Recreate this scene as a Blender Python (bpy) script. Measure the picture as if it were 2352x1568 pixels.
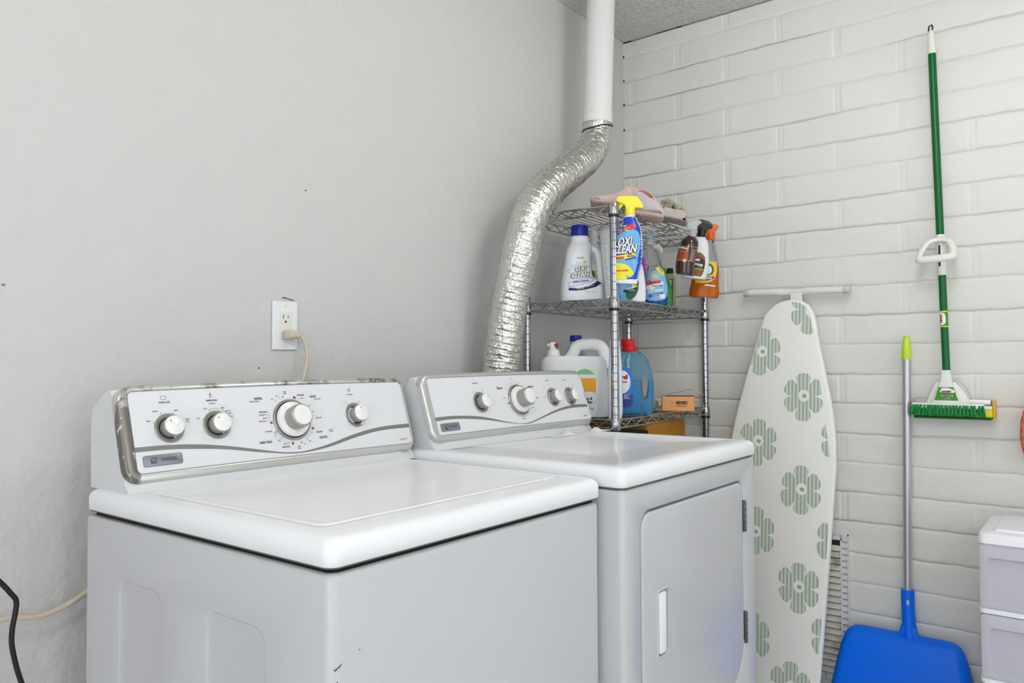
import bpy, bmesh, math, random
import numpy as np
from mathutils import Vector, Matrix, noise
from mathutils.geometry import tessellate_polygon
random.seed(7)
R = math.radians
H = 1.15                      # camera height above the floor; heights below are measured from the camera's height
for o in list(bpy.data.objects): bpy.data.objects.remove(o)
scn = bpy.context.scene
COL = scn.collection
# ------------------------------------------------------------------ camera, world, lights, exposure
cd = bpy.data.cameras.new('camera'); cam = bpy.data.objects.new('camera', cd); COL.objects.link(cam)
cd.sensor_width = 36; cd.lens = 1768 / 2352 * 36; cd.clip_start = .02
RW = ((0.61352346, 0.01875399, 0.78945377), (-0.78966278, 0.02046115, 0.61319983), (-0.00465319, -0.99961474, 0.02736273))
cm = Matrix([[r[0], -r[1], -r[2]] for r in RW]).to_4x4()
cm.translation = Vector((-2.82423, -1.59174, H))
cam.matrix_world = cm
scn.camera = cam
w = bpy.data.worlds.new('world'); scn.world = w; w.use_nodes = True
w.node_tree.nodes['Background'].inputs[0].default_value = (.9, .95, 1, 1)
w.node_tree.nodes['Background'].inputs[1].default_value = .3
vs = scn.view_settings; vs.view_transform = 'Standard'; vs.look = 'None'; vs.exposure = -.06; vs.gamma = 1; vs.use_curve_mapping = False

def area(name, loc, size, sizey, power, rot=(0, 0, 0), col=(1, 1, 1)):
    l = bpy.data.lights.new(name, 'AREA'); l.shape = 'RECTANGLE'; l.size = size; l.size_y = sizey; l.energy = power; l.color = col
    o = bpy.data.objects.new(name, l); COL.objects.link(o); o.location = loc; o.rotation_euler = rot; return o
area('glass_door_light', (-4.25, -2.0, 1.10), 2.2, 1.9, 9, (R(90), 0, R(-90)), (.99, .995, 1))  # added fill light on the rear wall, no known source there
area('window_light_right', (-2.1, -3.65, 1.35), 2.2, 1.5, 5, (R(90), 0, 0), (.99, .995, 1))  # added fill light from the right-hand wall, source made up

# ------------------------------------------------------------------ materials
def lin(c):
    return tuple(((x / 255) / 12.92 if x / 255 <= .04045 else ((x / 255 + .055) / 1.055) ** 2.4) for x in c) + (1,)
MATS = {}
def mat(name, rgb, rough=.5, metal=0, spec=.5, coat=0, trans=0, alpha=1, ior=1.45, bump=None, var=None, sss=0, emit=0, thin=False):
    m = bpy.data.materials.new(name); m.use_nodes = True; nt = m.node_tree; b = nt.nodes['Principled BSDF']
    b.inputs['Base Color'].default_value = lin(rgb); b.inputs['Roughness'].default_value = rough; b.inputs['Metallic'].default_value = metal
    b.inputs['Specular IOR Level'].default_value = spec; b.inputs['Coat Weight'].default_value = coat; b.inputs['Coat Roughness'].default_value = .08
    b.inputs['Transmission Weight'].default_value = trans; b.inputs['IOR'].default_value = ior; b.inputs['Alpha'].default_value = alpha
    if sss: b.inputs['Subsurface Weight'].default_value = sss; b.inputs['Subsurface Scale'].default_value = .02
    if emit: b.inputs['Emission Color'].default_value = lin(rgb); b.inputs['Emission Strength'].default_value = emit
    tc = nt.nodes.new('ShaderNodeTexCoord')
    if bump:      # list of (scale, strength, distance, detail)
        prev = None
        for sc, st, di, de in bump:
            n = nt.nodes.new('ShaderNodeTexNoise'); n.inputs['Scale'].default_value = sc; n.inputs['Detail'].default_value = de
            nt.links.new(tc.outputs['Object'], n.inputs['Vector'])
            bp = nt.nodes.new('ShaderNodeBump'); bp.inputs['Strength'].default_value = st; bp.inputs['Distance'].default_value = di
            nt.links.new(n.outputs['Fac'], bp.inputs['Height'])
            if prev: nt.links.new(prev.outputs[0], bp.inputs['Normal'])
            prev = bp
        nt.links.new(prev.outputs[0], b.inputs['Normal'])
    if var:       # (rgb2, scale, low, high, detail)
        n = nt.nodes.new('ShaderNodeTexNoise'); n.inputs['Scale'].default_value = var[1]; n.inputs['Detail'].default_value = var[4]
        nt.links.new(tc.outputs['Object'], n.inputs['Vector'])
        r = nt.nodes.new('ShaderNodeValToRGB'); r.color_ramp.elements[0].position = var[2]; r.color_ramp.elements[1].position = var[3]
        r.color_ramp.elements[0].color = lin(rgb); r.color_ramp.elements[1].color = lin(var[0])
        nt.links.new(n.outputs['Fac'], r.inputs[0]); nt.links.new(r.outputs[0], b.inputs['Base Color'])
    MATS[name] = m
    return m
M = MATS
mat('plaster', (204, 203, 202), .62, bump=[(70, .55, .004, 5), (12, .5, .012, 3)])
mat('painted_brick', (222, 222, 217), .55, bump=[(90, .3, .003, 5), (22, .3, .006, 3)])
mat('rear_wall', (232, 232, 229), .7)
mat('ceiling_texture', (230, 231, 225), .95, bump=[(140, 1, .012, 3), (45, .7, .012, 2)], var=((206, 207, 198), 160, .45, .72, 2))
mat('floor_tile', (236, 235, 232), .45, bump=[(30, .1, .002, 2)], var=((226, 224, 220), 4, .3, .7, 4))
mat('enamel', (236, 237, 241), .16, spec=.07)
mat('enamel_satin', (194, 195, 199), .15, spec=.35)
mat('console_plastic', (214, 215, 218), .35)
mat('panel_white', (222, 223, 227), .28)
mat('black_gap', (14, 14, 14), .8)
mat('seal', (96, 96, 84), .7)
mat('swoosh_grey', (132, 132, 128), .35, metal=.4)
mat('badge_grey', (133, 138, 147), .3, metal=.45)
mat('badge_letter', (196, 198, 200), .22, metal=.9)
mat('badge_dark', (84, 88, 88), .3, metal=.7)
mat('bezel_silver', (200, 201, 200), .28, metal=.65, bump=[(300, .05, .0004, 1)])
mat('knob_ring', (158, 159, 154), .3, metal=.5)
mat('knob_side', (164, 164, 155), .3, metal=.4)
mat('knob_white', (236, 236, 236), .22, coat=.3)
mat('ink', (84, 84, 86), .6)
mat('ink_light', (138, 139, 142), .6)
mat('ink_red', (150, 30, 34), .5)
mat('ink_black', (30, 30, 34), .5)
mat('white_paint', (226, 227, 224), .4)
mat('white_plastic', (232, 233, 234), .32, sss=.15)
mat('white_bottle', (232, 234, 238), .28, sss=.25)
mat('ivory_plastic', (226, 224, 216), .35)
mat('chrome', (172, 174, 177), .1, metal=1)
mat('chrome_wire', (180, 182, 183), .2, metal=1)
mat('black_plastic', (16, 16, 17), .35)
mat('beige_rubber', (203, 192, 170), .5)
mat('black_rubber', (18, 16, 20), .4)
mat('foil', (214, 213, 207), .2, metal=.92, bump=[(60, .9, .006, 3), (190, .6, .003, 2)])
mat('dark_band', (44, 44, 42), .4, metal=.3)
mat('pipe_white', (226, 227, 226), .42)
mat('green_handle', (0, 98, 42), .3, spec=.4)
mat('green_bristle', (6, 128, 62), .5)
mat('dark_green', (14, 92, 20), .7)
mat('sponge_yellow', (226, 214, 30), .8, bump=[(160, .5, .002, 2)])
mat('amber_end', (232, 178, 30), .4)
mat('mop_white', (230, 231, 224), .35)
mat('label_green', (56, 142, 26), .4)
mat('lime', (196, 226, 54), .4)
mat('alu', (196, 196, 200), .3, metal=.65)
mat('dustpan_blue', (0, 112, 250), .38, spec=.3)
mat('drawer_frame', (244, 243, 250), .35, sss=.1)
mat('drawer_clear', (236, 235, 246), .35, trans=.45, spec=.5)
mat('grille_white', (226, 228, 228), .4)
mat('louver', (214, 211, 202), .7, var=((150, 146, 136), 26, .5, .75, 5))
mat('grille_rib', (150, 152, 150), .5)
mat('duct_dark', (44, 44, 40), .9)
mat('cloth', (240, 240, 237), .85, bump=[(500, .15, .0006, 2)])
mat('petal_light', (204, 215, 202), .85)
mat('petal_dark', (158, 174, 157), .85)
mat('grey_cap', (198, 198, 204), .5)
mat('pink_towel', (214, 188, 184), .95, bump=[(420, 1, .003, 3), (60, .4, .006, 2)])
mat('pink_edge', (196, 120, 112), .95, bump=[(420, 1, .003, 3)])
mat('grey_towel', (206, 202, 204), .95, bump=[(420, 1, .003, 3), (60, .4, .006, 2)])
mat('beige_cloth', (206, 196, 186), .95, bump=[(300, 1, .003, 3), (60, .4, .006, 2)])
mat('khaki_cloth', (176, 170, 150), .95, bump=[(300, 1, .003, 3), (60, .4, .006, 2)])
mat('cap_blue', (14, 34, 150), .3)
mat('label_white', (236, 238, 242), .35)
mat('navy', (22, 24, 92), .35)
mat('oxi_blue', (18, 66, 190), .25, coat=.3)
mat('sky_blue', (96, 174, 228), .3)
mat('burst_blue', (170, 204, 236), .35)
mat('yellow', (238, 224, 40), .35)
mat('lemon', (240, 232, 60), .4)
mat('red', (214, 48, 26), .35)
mat('bright_red', (196, 8, 14), .3)
mat('lime_text', (186, 214, 40), .4)
mat('label_pale_blue', (172, 206, 232), .4)
mat('can_grey', (212, 216, 222), .35)
mat('clear_plastic', (246, 249, 250), .05, trans=1, ior=1.15)
mat('clear_head', (216, 224, 224), .3, trans=.5, ior=1.3)
mat('blue_liquid', (24, 104, 190), .12, trans=.35, ior=1.3)
mat('glassex_blue', (128, 186, 232), .35)
mat('crown_gold', (232, 196, 80), .4)
mat('green_bottle', (60, 176, 66), .25, trans=.3)
mat('purple', (176, 118, 190), .3)
mat('amber_oil', (150, 84, 16), .12, trans=.5, ior=1.3)
mat('old_label', (206, 204, 170), .6)
mat('pale_liquid', (206, 210, 170), .12, trans=.5, ior=1.3)
mat('brown_glass', (52, 20, 10), .12, spec=.6, coat=.4)
mat('brown_light', (150, 70, 26), .2)
mat('mono_pink', (224, 190, 184), .5)
mat('leather_brown', (134, 84, 26), .35)
mat('leather_black', (26, 24, 26), .35)
mat('orange_plastic', (238, 96, 20), .35)
mat('orange_liquid', (238, 122, 14), .15, trans=.25, ior=1.3)
mat('murphy_yellow', (240, 200, 44), .4)
mat('dark_label_green', (24, 98, 50), .4)
mat('violet', (96, 70, 150), .4)
mat('jug_orange', (244, 170, 4), .4)
mat('jug_green', (112, 200, 112), .4)
mat('pale_green_ink', (150, 190, 130), .5)
mat('bluish_bottle', (190, 204, 226), .3, trans=.2, sss=.1)
mat('persil_blue', (170, 222, 246), .14, trans=.88, ior=1.12)
mat('persil_liquid', (0, 136, 190), .2, spec=.3)
mat('persil_label', (20, 110, 210), .3)
mat('persil_navy', (14, 40, 140), .3)
mat('box_orange', (236, 168, 110), .7)
mat('box_inside', (206, 182, 150), .8)
mat('box_violet', (150, 112, 140), .7)
mat('dark_teal', (28, 74, 66), .5)
mat('bag_clear', (222, 224, 214), .25, trans=.6, ior=1.2)
mat('cardboard', (176, 122, 36), .8)
mat('dark_box', (18, 12, 10), .8)
mat('net_orange', (222, 92, 40), .6)
mat('bulb_white', (232, 222, 216), .6)
mat('globe_bright', (255, 253, 252), .5, emit=16)
mat('globe_far', (255, 253, 252), .5, emit=26)  # glow of the added far globe, fills the lower brick wall
mat('globe_soft', (255, 253, 252), .5, emit=14)  # glow of the added second globe, extra fill for the room
mat('daylight_pane', (235, 242, 250), .3, emit=.9)  # even glow of the made-up door and window panes
mat('steel_dark', (108, 112, 112), .3, metal=.9)
mat('crack_grey', (58, 58, 54), .9)
mat('scuff', (90, 84, 76), .8)
mat('dirt', (120, 118, 110), .9)
mat('slot_dark', (50, 46, 40), .7)
def worn():
    m = mat('worn_bezel', (200, 201, 200), .28, metal=.65); nt = m.node_tree; b = nt.nodes['Principled BSDF']; N = nt.nodes.new; Lk = nt.links.new
    tc = N('ShaderNodeTexCoord'); mp = N('ShaderNodeMapping'); mp.inputs['Scale'].default_value = (6, 12, 3.2)
    Lk(tc.outputs['Object'], mp.inputs[0])
    n = N('ShaderNodeTexNoise'); n.inputs['Scale'].default_value = 2.6; n.inputs['Detail'].default_value = 9; n.inputs['Roughness'].default_value = .66
    Lk(mp.outputs[0], n.inputs['Vector'])
    sp = N('ShaderNodeSeparateXYZ'); Lk(tc.outputs['Object'], sp.inputs[0])
    lf = N('ShaderNodeMapRange'); lf.inputs['From Min'].default_value = -.272; lf.inputs['From Max'].default_value = -.300; Lk(sp.outputs['X'], lf.inputs['Value'])
    tp = N('ShaderNodeMapRange'); tp.inputs['From Min'].default_value = 1.085; tp.inputs['From Max'].default_value = 1.100; tp.inputs['To Max'].default_value = .85; Lk(sp.outputs['Z'], tp.inputs['Value'])
    mx = N('ShaderNodeMath'); mx.operation = 'MAXIMUM'; Lk(lf.outputs[0], mx.inputs[0]); Lk(tp.outputs[0], mx.inputs[1])
    mu = N('ShaderNodeMath'); mu.operation = 'MULTIPLY'; Lk(mx.outputs[0], mu.inputs[0]); Lk(n.outputs['Fac'], mu.inputs[1])
    r = N('ShaderNodeValToRGB'); r.color_ramp.interpolation = 'CONSTANT'
    e = r.color_ramp.elements; e[0].position = 0; e[0].color = lin((206, 206, 203)); e[1].position = .49; e[1].color = lin((118, 114, 110))
    x = e.new(.435); x.color = lin((170, 167, 160)); x = e.new(.64); x.color = lin((214, 213, 208))
    Lk(mu.outputs[0], r.inputs[0]); Lk(r.outputs[0], b.inputs['Base Color'])
worn()

# ------------------------------------------------------------------ mesh helpers
XF = [None]; CX, CY = -2.82423, -1.59174
class MB:
    def __init__(s): s.v = []; s.f = []; s.m = []
    def add(s, v, f, mi=0, T=None):
        k = len(s.v)
        s.v += [tuple(T @ Vector(p)) for p in v] if T is not None else [tuple(p) for p in v]
        s.f += [tuple(i + k for i in q) for q in f]; s.m += [mi] * len(f)
        return s
    def loft(s, loops, mi=0, caps=(True, True), T=None, closed=True):
        n = len(loops[0]); v = [p for l in loops for p in l]; f = []
        for i in range(len(loops) - 1):
            for j in range(n if closed else n - 1):
                a = i * n + j; b = i * n + (j + 1) % n
                f.append((a, b, b + n, a + n))
        if caps[0]: f.append(tuple(range(n))[::-1])
        if caps[1]: f.append(tuple(range((len(loops) - 1) * n, len(loops) * n)))
        return s.add(v, f, mi, T)
    def box(s, x0, x1, y0, y1, z0, z1, mi=0, T=None):
        v = [(x, y, z) for z in (z0, z1) for x, y in ((x0, y0), (x1, y0), (x1, y1), (x0, y1))]
        return s.add(v, [(3, 2, 1, 0), (4, 5, 6, 7), (0, 1, 5, 4), (1, 2, 6, 5), (2, 3, 7, 6), (3, 0, 4, 7)], mi, T)
    def rr(s, specs, mi=0, T=None, n=6, caps=(True, True)):
        """loft of rounded rectangles: (x0,x1,y0,y1,r,z)"""
        return s.loft([rrloop(*q[:5], q[5], n) for q in specs], mi, caps, T)
    def rbox(s, x0, x1, y0, y1, z0, z1, r=.01, e=.004, mi=0, T=None, n=5):
        e = min(e, (z1 - z0) / 2.01)
        L = []
        for k in range(4):
            a = k / 3 * math.pi / 2; i = e * (1 - math.sin(a)); L.append((x0 + i, x1 - i, y0 + i, y1 - i, max(r - i, .0004), z0 + e * (1 - math.cos(a))))
        for k in range(4):
            a = (3 - k) / 3 * math.pi / 2; i = e * (1 - math.sin(a)); L.append((x0 + i, x1 - i, y0 + i, y1 - i, max(r - i, .0004), z1 - e * (1 - math.cos(a))))
        return s.rr(L, mi, T, n)
    def tube(s, path, r, seg=10, mi=0, caps=True, T=None, closed=False, squash=1):
        P = [Vector(p) for p in path]; n = len(P); loops = []
        t0 = (P[1] - P[0]).normalized(); up = Vector((0, 0, 1)) if abs(t0.z) < .9 else Vector((1, 0, 0))
        nx = t0.cross(up).normalized(); prev = t0
        for i in range(n):
            if closed: t = (P[(i + 1) % n] - P[i - 1]).normalized()
            else: t = (P[min(i + 1, n - 1)] - P[max(i - 1, 0)]).normalized()
            q = prev.rotation_difference(t); nx = (q @ nx); nx = (nx - t * nx.dot(t)).normalized(); prev = t
            ny = t.cross(nx); rr = r[i] if isinstance(r, (list, tuple)) else r
            loops.append([P[i] + nx * (math.cos(a) * rr) + ny * (math.sin(a) * rr * squash) for a in [2 * math.pi * k / seg for k in range(seg)]])
        if closed: loops.append(loops[0]); caps = False
        return s.loft(loops, mi, (caps, caps), T)
    def lathe(s, prof, seg=32, mi=0, T=None, caps=(False, False)):
        return s.loft([[(r * math.cos(2 * math.pi * k / seg), r * math.sin(2 * math.pi * k / seg), z) for k in range(seg)] for r, z in prof], mi, caps, T)
    def prism(s, poly, t, bev=0, mi=0, T=None):
        """polygon in local XZ, thickness t along Y (centred)"""
        bm = bmesh.new(); vs_ = [bm.verts.new((x, -t / 2, z)) for x, z in poly]; f = bm.faces.new(vs_)
        r = bmesh.ops.extrude_face_region(bm, geom=[f]); bmesh.ops.translate(bm, vec=(0, t, 0), verts=[g for g in r['geom'] if isinstance(g, bmesh.types.BMVert)])
        if bev:
            ed = [e for e in bm.edges if abs(e.verts[0].co.y - e.verts[1].co.y) < 1e-6]
            bmesh.ops.bevel(bm, geom=ed, offset=bev, segments=2, profile=.5, affect='EDGES', clamp_overlap=True)
        bmesh.ops.recalc_face_normals(bm, faces=bm.faces)
        bm.verts.index_update(); v = [tuple(p.co) for p in bm.verts]; fs = [tuple(p.index for p in q.verts) for q in bm.faces]; bm.free()
        return s.add(v, fs, mi, T)
    def build(s, name, mats, parent=None, org=(0, 0, 0), sharp=38, sub=0, smooth=True, fix=True):
        me = bpy.data.meshes.new(name)
        if XF[0]: s.v = [XF[0](p) for p in s.v]
        me.from_pydata([(x - org[0], y - org[1], z - org[2]) for x, y, z in s.v], [], s.f)
        for m_ in (mats if isinstance(mats, (list, tuple)) else [mats]): me.materials.append(M[m_])
        me.polygons.foreach_set('material_index', s.m)
        if fix:
            bm = bmesh.new(); bm.from_mesh(me); bmesh.ops.remove_doubles(bm, verts=bm.verts, dist=1e-6); bmesh.ops.recalc_face_normals(bm, faces=bm.faces); bm.to_mesh(me); bm.free()
        if smooth:
            me.shade_smooth(); me.set_sharp_from_angle(angle=R(sharp))
        o = bpy.data.objects.new(name, me); COL.objects.link(o)
        if parent: o.parent = parent
        else: o.location = (org[0], org[1], org[2] + H)
        if sub:
            md = o.modifiers.new('subdivision', 'SUBSURF'); md.levels = md.render_levels = sub
        return o
def rrloop(x0, x1, y0, y1, r, z, n=6):
    r = min(r, (x1 - x0) / 2 - 1e-5, (y1 - y0) / 2 - 1e-5); r = max(r, 1e-5); L = []
    for cx, cy, a0 in ((x1 - r, y1 - r, 0), (x0 + r, y1 - r, 90), (x0 + r, y0 + r, 180), (x1 - r, y0 + r, 270)):
        for k in range(n): a = R(a0 + 90 * k / (n - 1)); L.append((cx + r * math.cos(a), cy + r * math.sin(a), z))
    return L
def rr2(x0, x1, y0, y1, r, n=6): return [(p[0], p[1]) for p in rrloop(x0, x1, y0, y1, r, 0, n)]
def tag(o, label, cat, group=None):
    o['label'] = label; o['category'] = cat
    if group: o['group'] = group
    return o
def thing(name, label, cat, loc=(0, 0, 0), rot=(0, 0, 0), group=None):
    o = bpy.data.objects.new(name, None); COL.objects.link(o); o.empty_display_size = .05
    o.location = (loc[0], loc[1], loc[2] + H); o.rotation_euler = rot
    return tag(o, label, cat, group)
def struct(o): o['kind'] = 'structure'; return o
def spline(pts, n=8):
    P = [Vector(p) for p in pts]; P = [P[0] * 2 - P[1]] + P + [P[-1] * 2 - P[-2]]; out = []
    for i in range(1, len(P) - 2):
        for k in range(n):
            t = k / n; a, b, c, d = P[i - 1], P[i], P[i + 1], P[i + 2]
            out.append(.5 * ((2 * b) + (c - a) * t + (2 * a - 5 * b + 4 * c - d) * t * t + (3 * b - a - 3 * c + d) * t ** 3))
    out.append(P[-2]); return out
def sp2(pts, n=6): return [(p.x, p.y) for p in spline([(x, y, 0) for x, y in pts], n)]
# --- flat lettering and shapes that follow a surface
_tc = {}
def textgeo(s):
    if s in _tc: return _tc[s]
    c = bpy.data.curves.new('lettering', 'FONT'); c.body = s; c.size = 1; c.align_x = 'CENTER'; c.align_y = 'CENTER'; c.resolution_u = 2
    o = bpy.data.objects.new('lettering', c); COL.objects.link(o);     me = bpy.data.meshes.new_from_object(o.evaluated_get(bpy.context.evaluated_depsgraph_get()))
    me.calc_loop_triangles(); v = [(p.co.x, p.co.y) for p in me.vertices]; f = [tuple(t.vertices) for t in me.loop_triangles]
    bpy.data.objects.remove(o); bpy.data.curves.remove(c); bpy.data.meshes.remove(me)
    _tc[s] = (v, f); return _tc[s]
def text(s, x, y, cap, sx=.8, shear=0, rot=0, bold=0, arc=0):
    """triangles of a word centred on (x, y), capital height cap"""
    v, f = textgeo(s); k = cap / .7; c, n = math.cos(rot), math.sin(rot); tr = []
    offs = [(0, 0)] if not bold else [(0, 0), (bold, 0), (-bold, 0), (0, bold * .6), (0, -bold * .6)]
    for ox, oy in offs:
        for t in f:
            q = []
            for i in t:
                a = v[i][0] * k * sx + shear * v[i][1] * k + ox; b = v[i][1] * k + oy + arc * a * a
                q.append((x + a * c - b * n, y + a * n + b * c))
            tr.append(q)
    return tr
def poly(p):
    t = tessellate_polygon([[Vector((x, y, 0)) for x, y in p]])
    return [[p[i] for i in q] for q in t]
def line2(pts, w):
    tr = []
    for (ax, ay), (bx, by) in zip(pts, pts[1:]):
        d = math.hypot(bx - ax, by - ay) or 1; nx, ny = -(by - ay) / d * w / 2, (bx - ax) / d * w / 2
        tr += [[(ax + nx, ay + ny), (bx + nx, by + ny), (bx - nx, by - ny)], [(ax + nx, ay + ny), (bx - nx, by - ny), (ax - nx, ay - ny)]]
    return tr
def ell(cx, cy, a, b, n=28, rot=0): return [(cx + a * math.cos(2 * math.pi * k / n) * math.cos(rot) - b * math.sin(2 * math.pi * k / n) * math.sin(rot), cy + a * math.cos(2 * math.pi * k / n) * math.sin(rot) + b * math.sin(2 * math.pi * k / n) * math.cos(rot)) for k in range(n)]
def subdiv(tr, step):
    out = []; st = list(tr)
    while st:
        a, b, c = st.pop(); L = [math.dist(a, b), math.dist(b, c), math.dist(c, a)]; m = max(L)
        if m <= step: out.append([a, b, c]); continue
        i = L.index(m); q = [a, b, c]; p0, p1, p2 = q[i], q[(i + 1) % 3], q[(i + 2) % 3]; mid = ((p0[0] + p1[0]) / 2, (p0[1] + p1[1]) / 2)
        st += [[p0, mid, p2], [mid, p1, p2]]
    return out
def clip(tr, cp):
    """clip triangles to a convex counter-clockwise polygon"""
    out = []
    for t in tr:
        q = list(t)
        for (ax, ay), (bx, by) in zip(cp, cp[1:] + cp[:1]):
            s = [(bx - ax) * (y - ay) - (by - ay) * (x - ax) for x, y in q]; nq = []
            for i in range(len(q)):
                j = (i + 1) % len(q)
                if s[i] >= 0: nq.append(q[i])
                if (s[i] >= 0) != (s[j] >= 0):
                    k = s[i] / (s[i] - s[j]); nq.append((q[i][0] + (q[j][0] - q[i][0]) * k, q[i][1] + (q[j][1] - q[i][1]) * k))
            q = nq
            if len(q) < 3: break
        if len(q) >= 3:
            for i in range(1, len(q) - 1): out.append([q[0], q[i], q[i + 1]])
    return out
def decal(name, tris, m, parent, mapf, d=.0004, step=None, org=(0, 0, 0), label=None):
    if step: tris = subdiv(tris, step)
    mb = MB(); v = []; f = []
    for t in tris:
        k = len(v); v += [tuple(mapf(x, y, d)) for x, y in t]; f.append((k, k + 1, k + 2))
    mb.add(v, f)
    o = mb.build(name, m, parent, org, smooth=False, fix=False)
    if label: o['label'] = label
    return o

# ------------------------------------------------------------------ the room
CZ = 1.341
mb = MB(); mb.box(-4.3, 0, -3.7, 0, -H - .05, -H); struct(mb.build('floor', 'floor_tile'))
mb = MB(); mb.box(-4.3, .1, -3.7, .1, CZ, CZ + .08); struct(mb.build('ceiling', 'ceiling_texture'))
mb = MB(); mb.box(-4.3, .1, 0, .1, -H, CZ); struct(mb.build('wall_left', 'plaster'))
mb = MB(); mb.box(-4.4, -4.3, -3.8, .1, -H, CZ); struct(mb.build('wall_rear', 'rear_wall'))
mb = MB(); mb.box(-4.3, .1, -3.8, -3.7, -H, CZ); struct(mb.build('wall_right', 'rear_wall'))

def brick_wall():
    zj0, ch = -.045, .1016
    offs = [0, .0015, .0032, .006, .010, .017, .028, .042, .0508, .060, .074, .085, .0915, .0955, .0985, .1002]
    rows = []; k0 = math.floor((-H - zj0) / ch); z = []
    for k in range(k0, int((CZ - zj0) / ch) + 1):
        for o_ in offs: z.append((k, o_, zj0 + k * ch + o_))
    z = [q for q in z if -H - .002 <= q[2] <= CZ + .0]
    ys = [-.0035 * i for i in range(0, 414)] + [-1.45 - .03 * i for i in range(0, 76)]
    V = []; 
    for k, o_, zz in z:
        for y in ys:
            nz = noise.noise(Vector((y * 3.1, k * 7.3, 1.5))); nf = noise.noise(Vector((y * 22, k * 3.7, 9.1)))
            dz = min(o_, ch - o_)
            wav = (nz * .005 + nf * .0026)
            wv = wav * max(0, 1 - o_ / .05) if o_ < .0508 else (noise.noise(Vector((y * 3.1, (k + 1) * 7.3, 1.5))) * .005 + noise.noise(Vector((y * 22, (k + 1) * 3.7, 9.1))) * .0026) * max(0, 1 - (ch - o_) / .05)
            kk = k if o_ < .05 else k + 1
            cr = .5 + .9 * noise.noise(Vector((y * 1.7 + 5, kk * 5.1, 3.3))); cr = min(1, max(.12, cr))
            h = .0036 * (1 - math.exp(-dz / .006)) - .0085 * cr * math.exp(-(dz / .0021) ** 2)
            sh = 0 if (k % 2) else .2025
            q = (y + .044 + sh) / .405; fr = (q - round(q)) * .405 + .002 * noise.noise(Vector((zz * 30, round(q) * 3.1, k)))
            pv = .35 + .65 * min(1, max(0, .5 + 1.2 * noise.noise(Vector((round(q) * 4.7, k * 2.9, 7.7)))))
            a = abs(fr)
            h -= pv * (.0024 * math.exp(-(a / .0105) ** 4) + .0034 * math.exp(-((fr - .0095) / .0026) ** 2) + .0014 * math.exp(-((fr + .0095) / .0030) ** 2)) * min(1, dz / .006 + .3)
            h += .0026 * noise.noise(Vector((y * 6, zz * 14, 2))) + .0009 * noise.noise(Vector((y * 35, zz * 45, 4)))
            V.append((-h - .001, y, min(max(zz + wv, -H), CZ)))
    n = len(ys); F = []
    for i in range(len(z) - 1):
        for j in range(n - 1):
            a = i * n + j; F.append((a, a + 1, a + n + 1, a + n))
    mb = MB(); mb.add(V, F); mb.box(.002, .1, -3.7, 0, -H, CZ)
    return struct(mb.build('wall_brick', 'painted_brick', fix=False, sharp=180))
brick_wall()
# ragged dark gaps where the bricks meet the plaster and the ceiling
def gap(name, pts, m='black_gap'):
    mb = MB()
    for (x, y, z, a, b, c) in pts: mb.rbox(x - a, x + a, y - b, y + b, z - c, z + c, .001, .0008, T=None, n=3)
    return mb
mb = gap('trim', [(-.005, -.003, zz, .002, .002 + random.random() * .002, .003 + random.random() * .004) for zz in (1.281, 1.178, 1.078, .971)] + [(-.005, -.02, 1.339, .002, .018, .0025), (-.005, -.255, 1.3395, .002, .014, .0018), (-.005, -.20, 1.3402, .001, .05, .0007)])
struct(mb.build('trim_1', 'crack_grey'))
# made-up glass door and window behind the camera, with glowing fill panes
for nm, T, hh in (('door_1', Matrix.Translation((-4.30, -2.0, 1.10 - H)) @ Matrix.Rotation(R(90), 4, 'Z'), .95), ('window_1', Matrix.Translation((-2.1, -3.70, 1.35 - H)) @ Matrix.Rotation(R(180), 4, 'Z'), .75)):
    mb = MB()
    for x0, x1, z0, z1 in ((-1.16, 1.16, hh, hh + .06), (-1.16, 1.16, -hh - .06, -hh), (-1.16, -1.10, -hh, hh), (1.10, 1.16, -hh, hh), (-.02, .02, -hh, hh)): mb.box(x0, x1, -.04, -.001, z0, z1, T=T)
    wf = struct(mb.build(nm, 'white_paint', smooth=False))
    mb = MB(); mb.box(-1.10, 1.10, -.02, -.012, -hh, hh, T=T); mb.build('pane', 'daylight_pane', wf, smooth=False)
# small flaws in the plaster
def flaw(name, x, z, pts, m):
    mp = lambda a, b, d: (x + a, -d, z + b)
    o = decal(name, pts, m, None, mp, .0006); struct(o); o.location.z = H; return o
flaw('trim_2', -1.6705, .1575 + .003, poly([(-.022, -.002), (-.012, .003), (0, 0), (.012, -.002), (.02, -.006), (.006, -.005), (-.008, -.002)]), 'dirt')
for i, (x, z) in enumerate([(-1.62, .4355), (-2.287, .146), (-1.752, -.01)]):
    flaw('trim_%d' % (i + 3), x, z, poly(ell(0, 0, .0035, .0022, 9)), 'dirt')

# ------------------------------------------------------------------ ceiling lamp out of view, plus two added globes as fill
for i, (lx, ly) in enumerate(((-1.15, -1.35), (-2.40, -2.90), (-3.00, -1.60))):
    t = thing('ceiling_light', ['white globe ceiling lamp nearer the brick wall', 'added white fill globe by the wall opposite the machines', 'added white fill globe nearest the added glass door'][i], 'ceiling light', (lx, ly, CZ - .001))
    mb = MB(); mb.lathe([(.0001, 0), (.07, 0), (.07, -.012), (.03, -.03), (.03, -.075), (.0001, -.075)], 32); mb.build('mounting_base', 'white_paint', t)
    mb = MB(); mb.lathe([(.0001 + .15 * math.sin(math.pi * k / 20), -.215 + .15 * math.cos(math.pi * k / 20)) for k in range(21)], 40); mb.build('globe', ('globe_bright', 'globe_soft', 'globe_far')[i], t)

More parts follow.
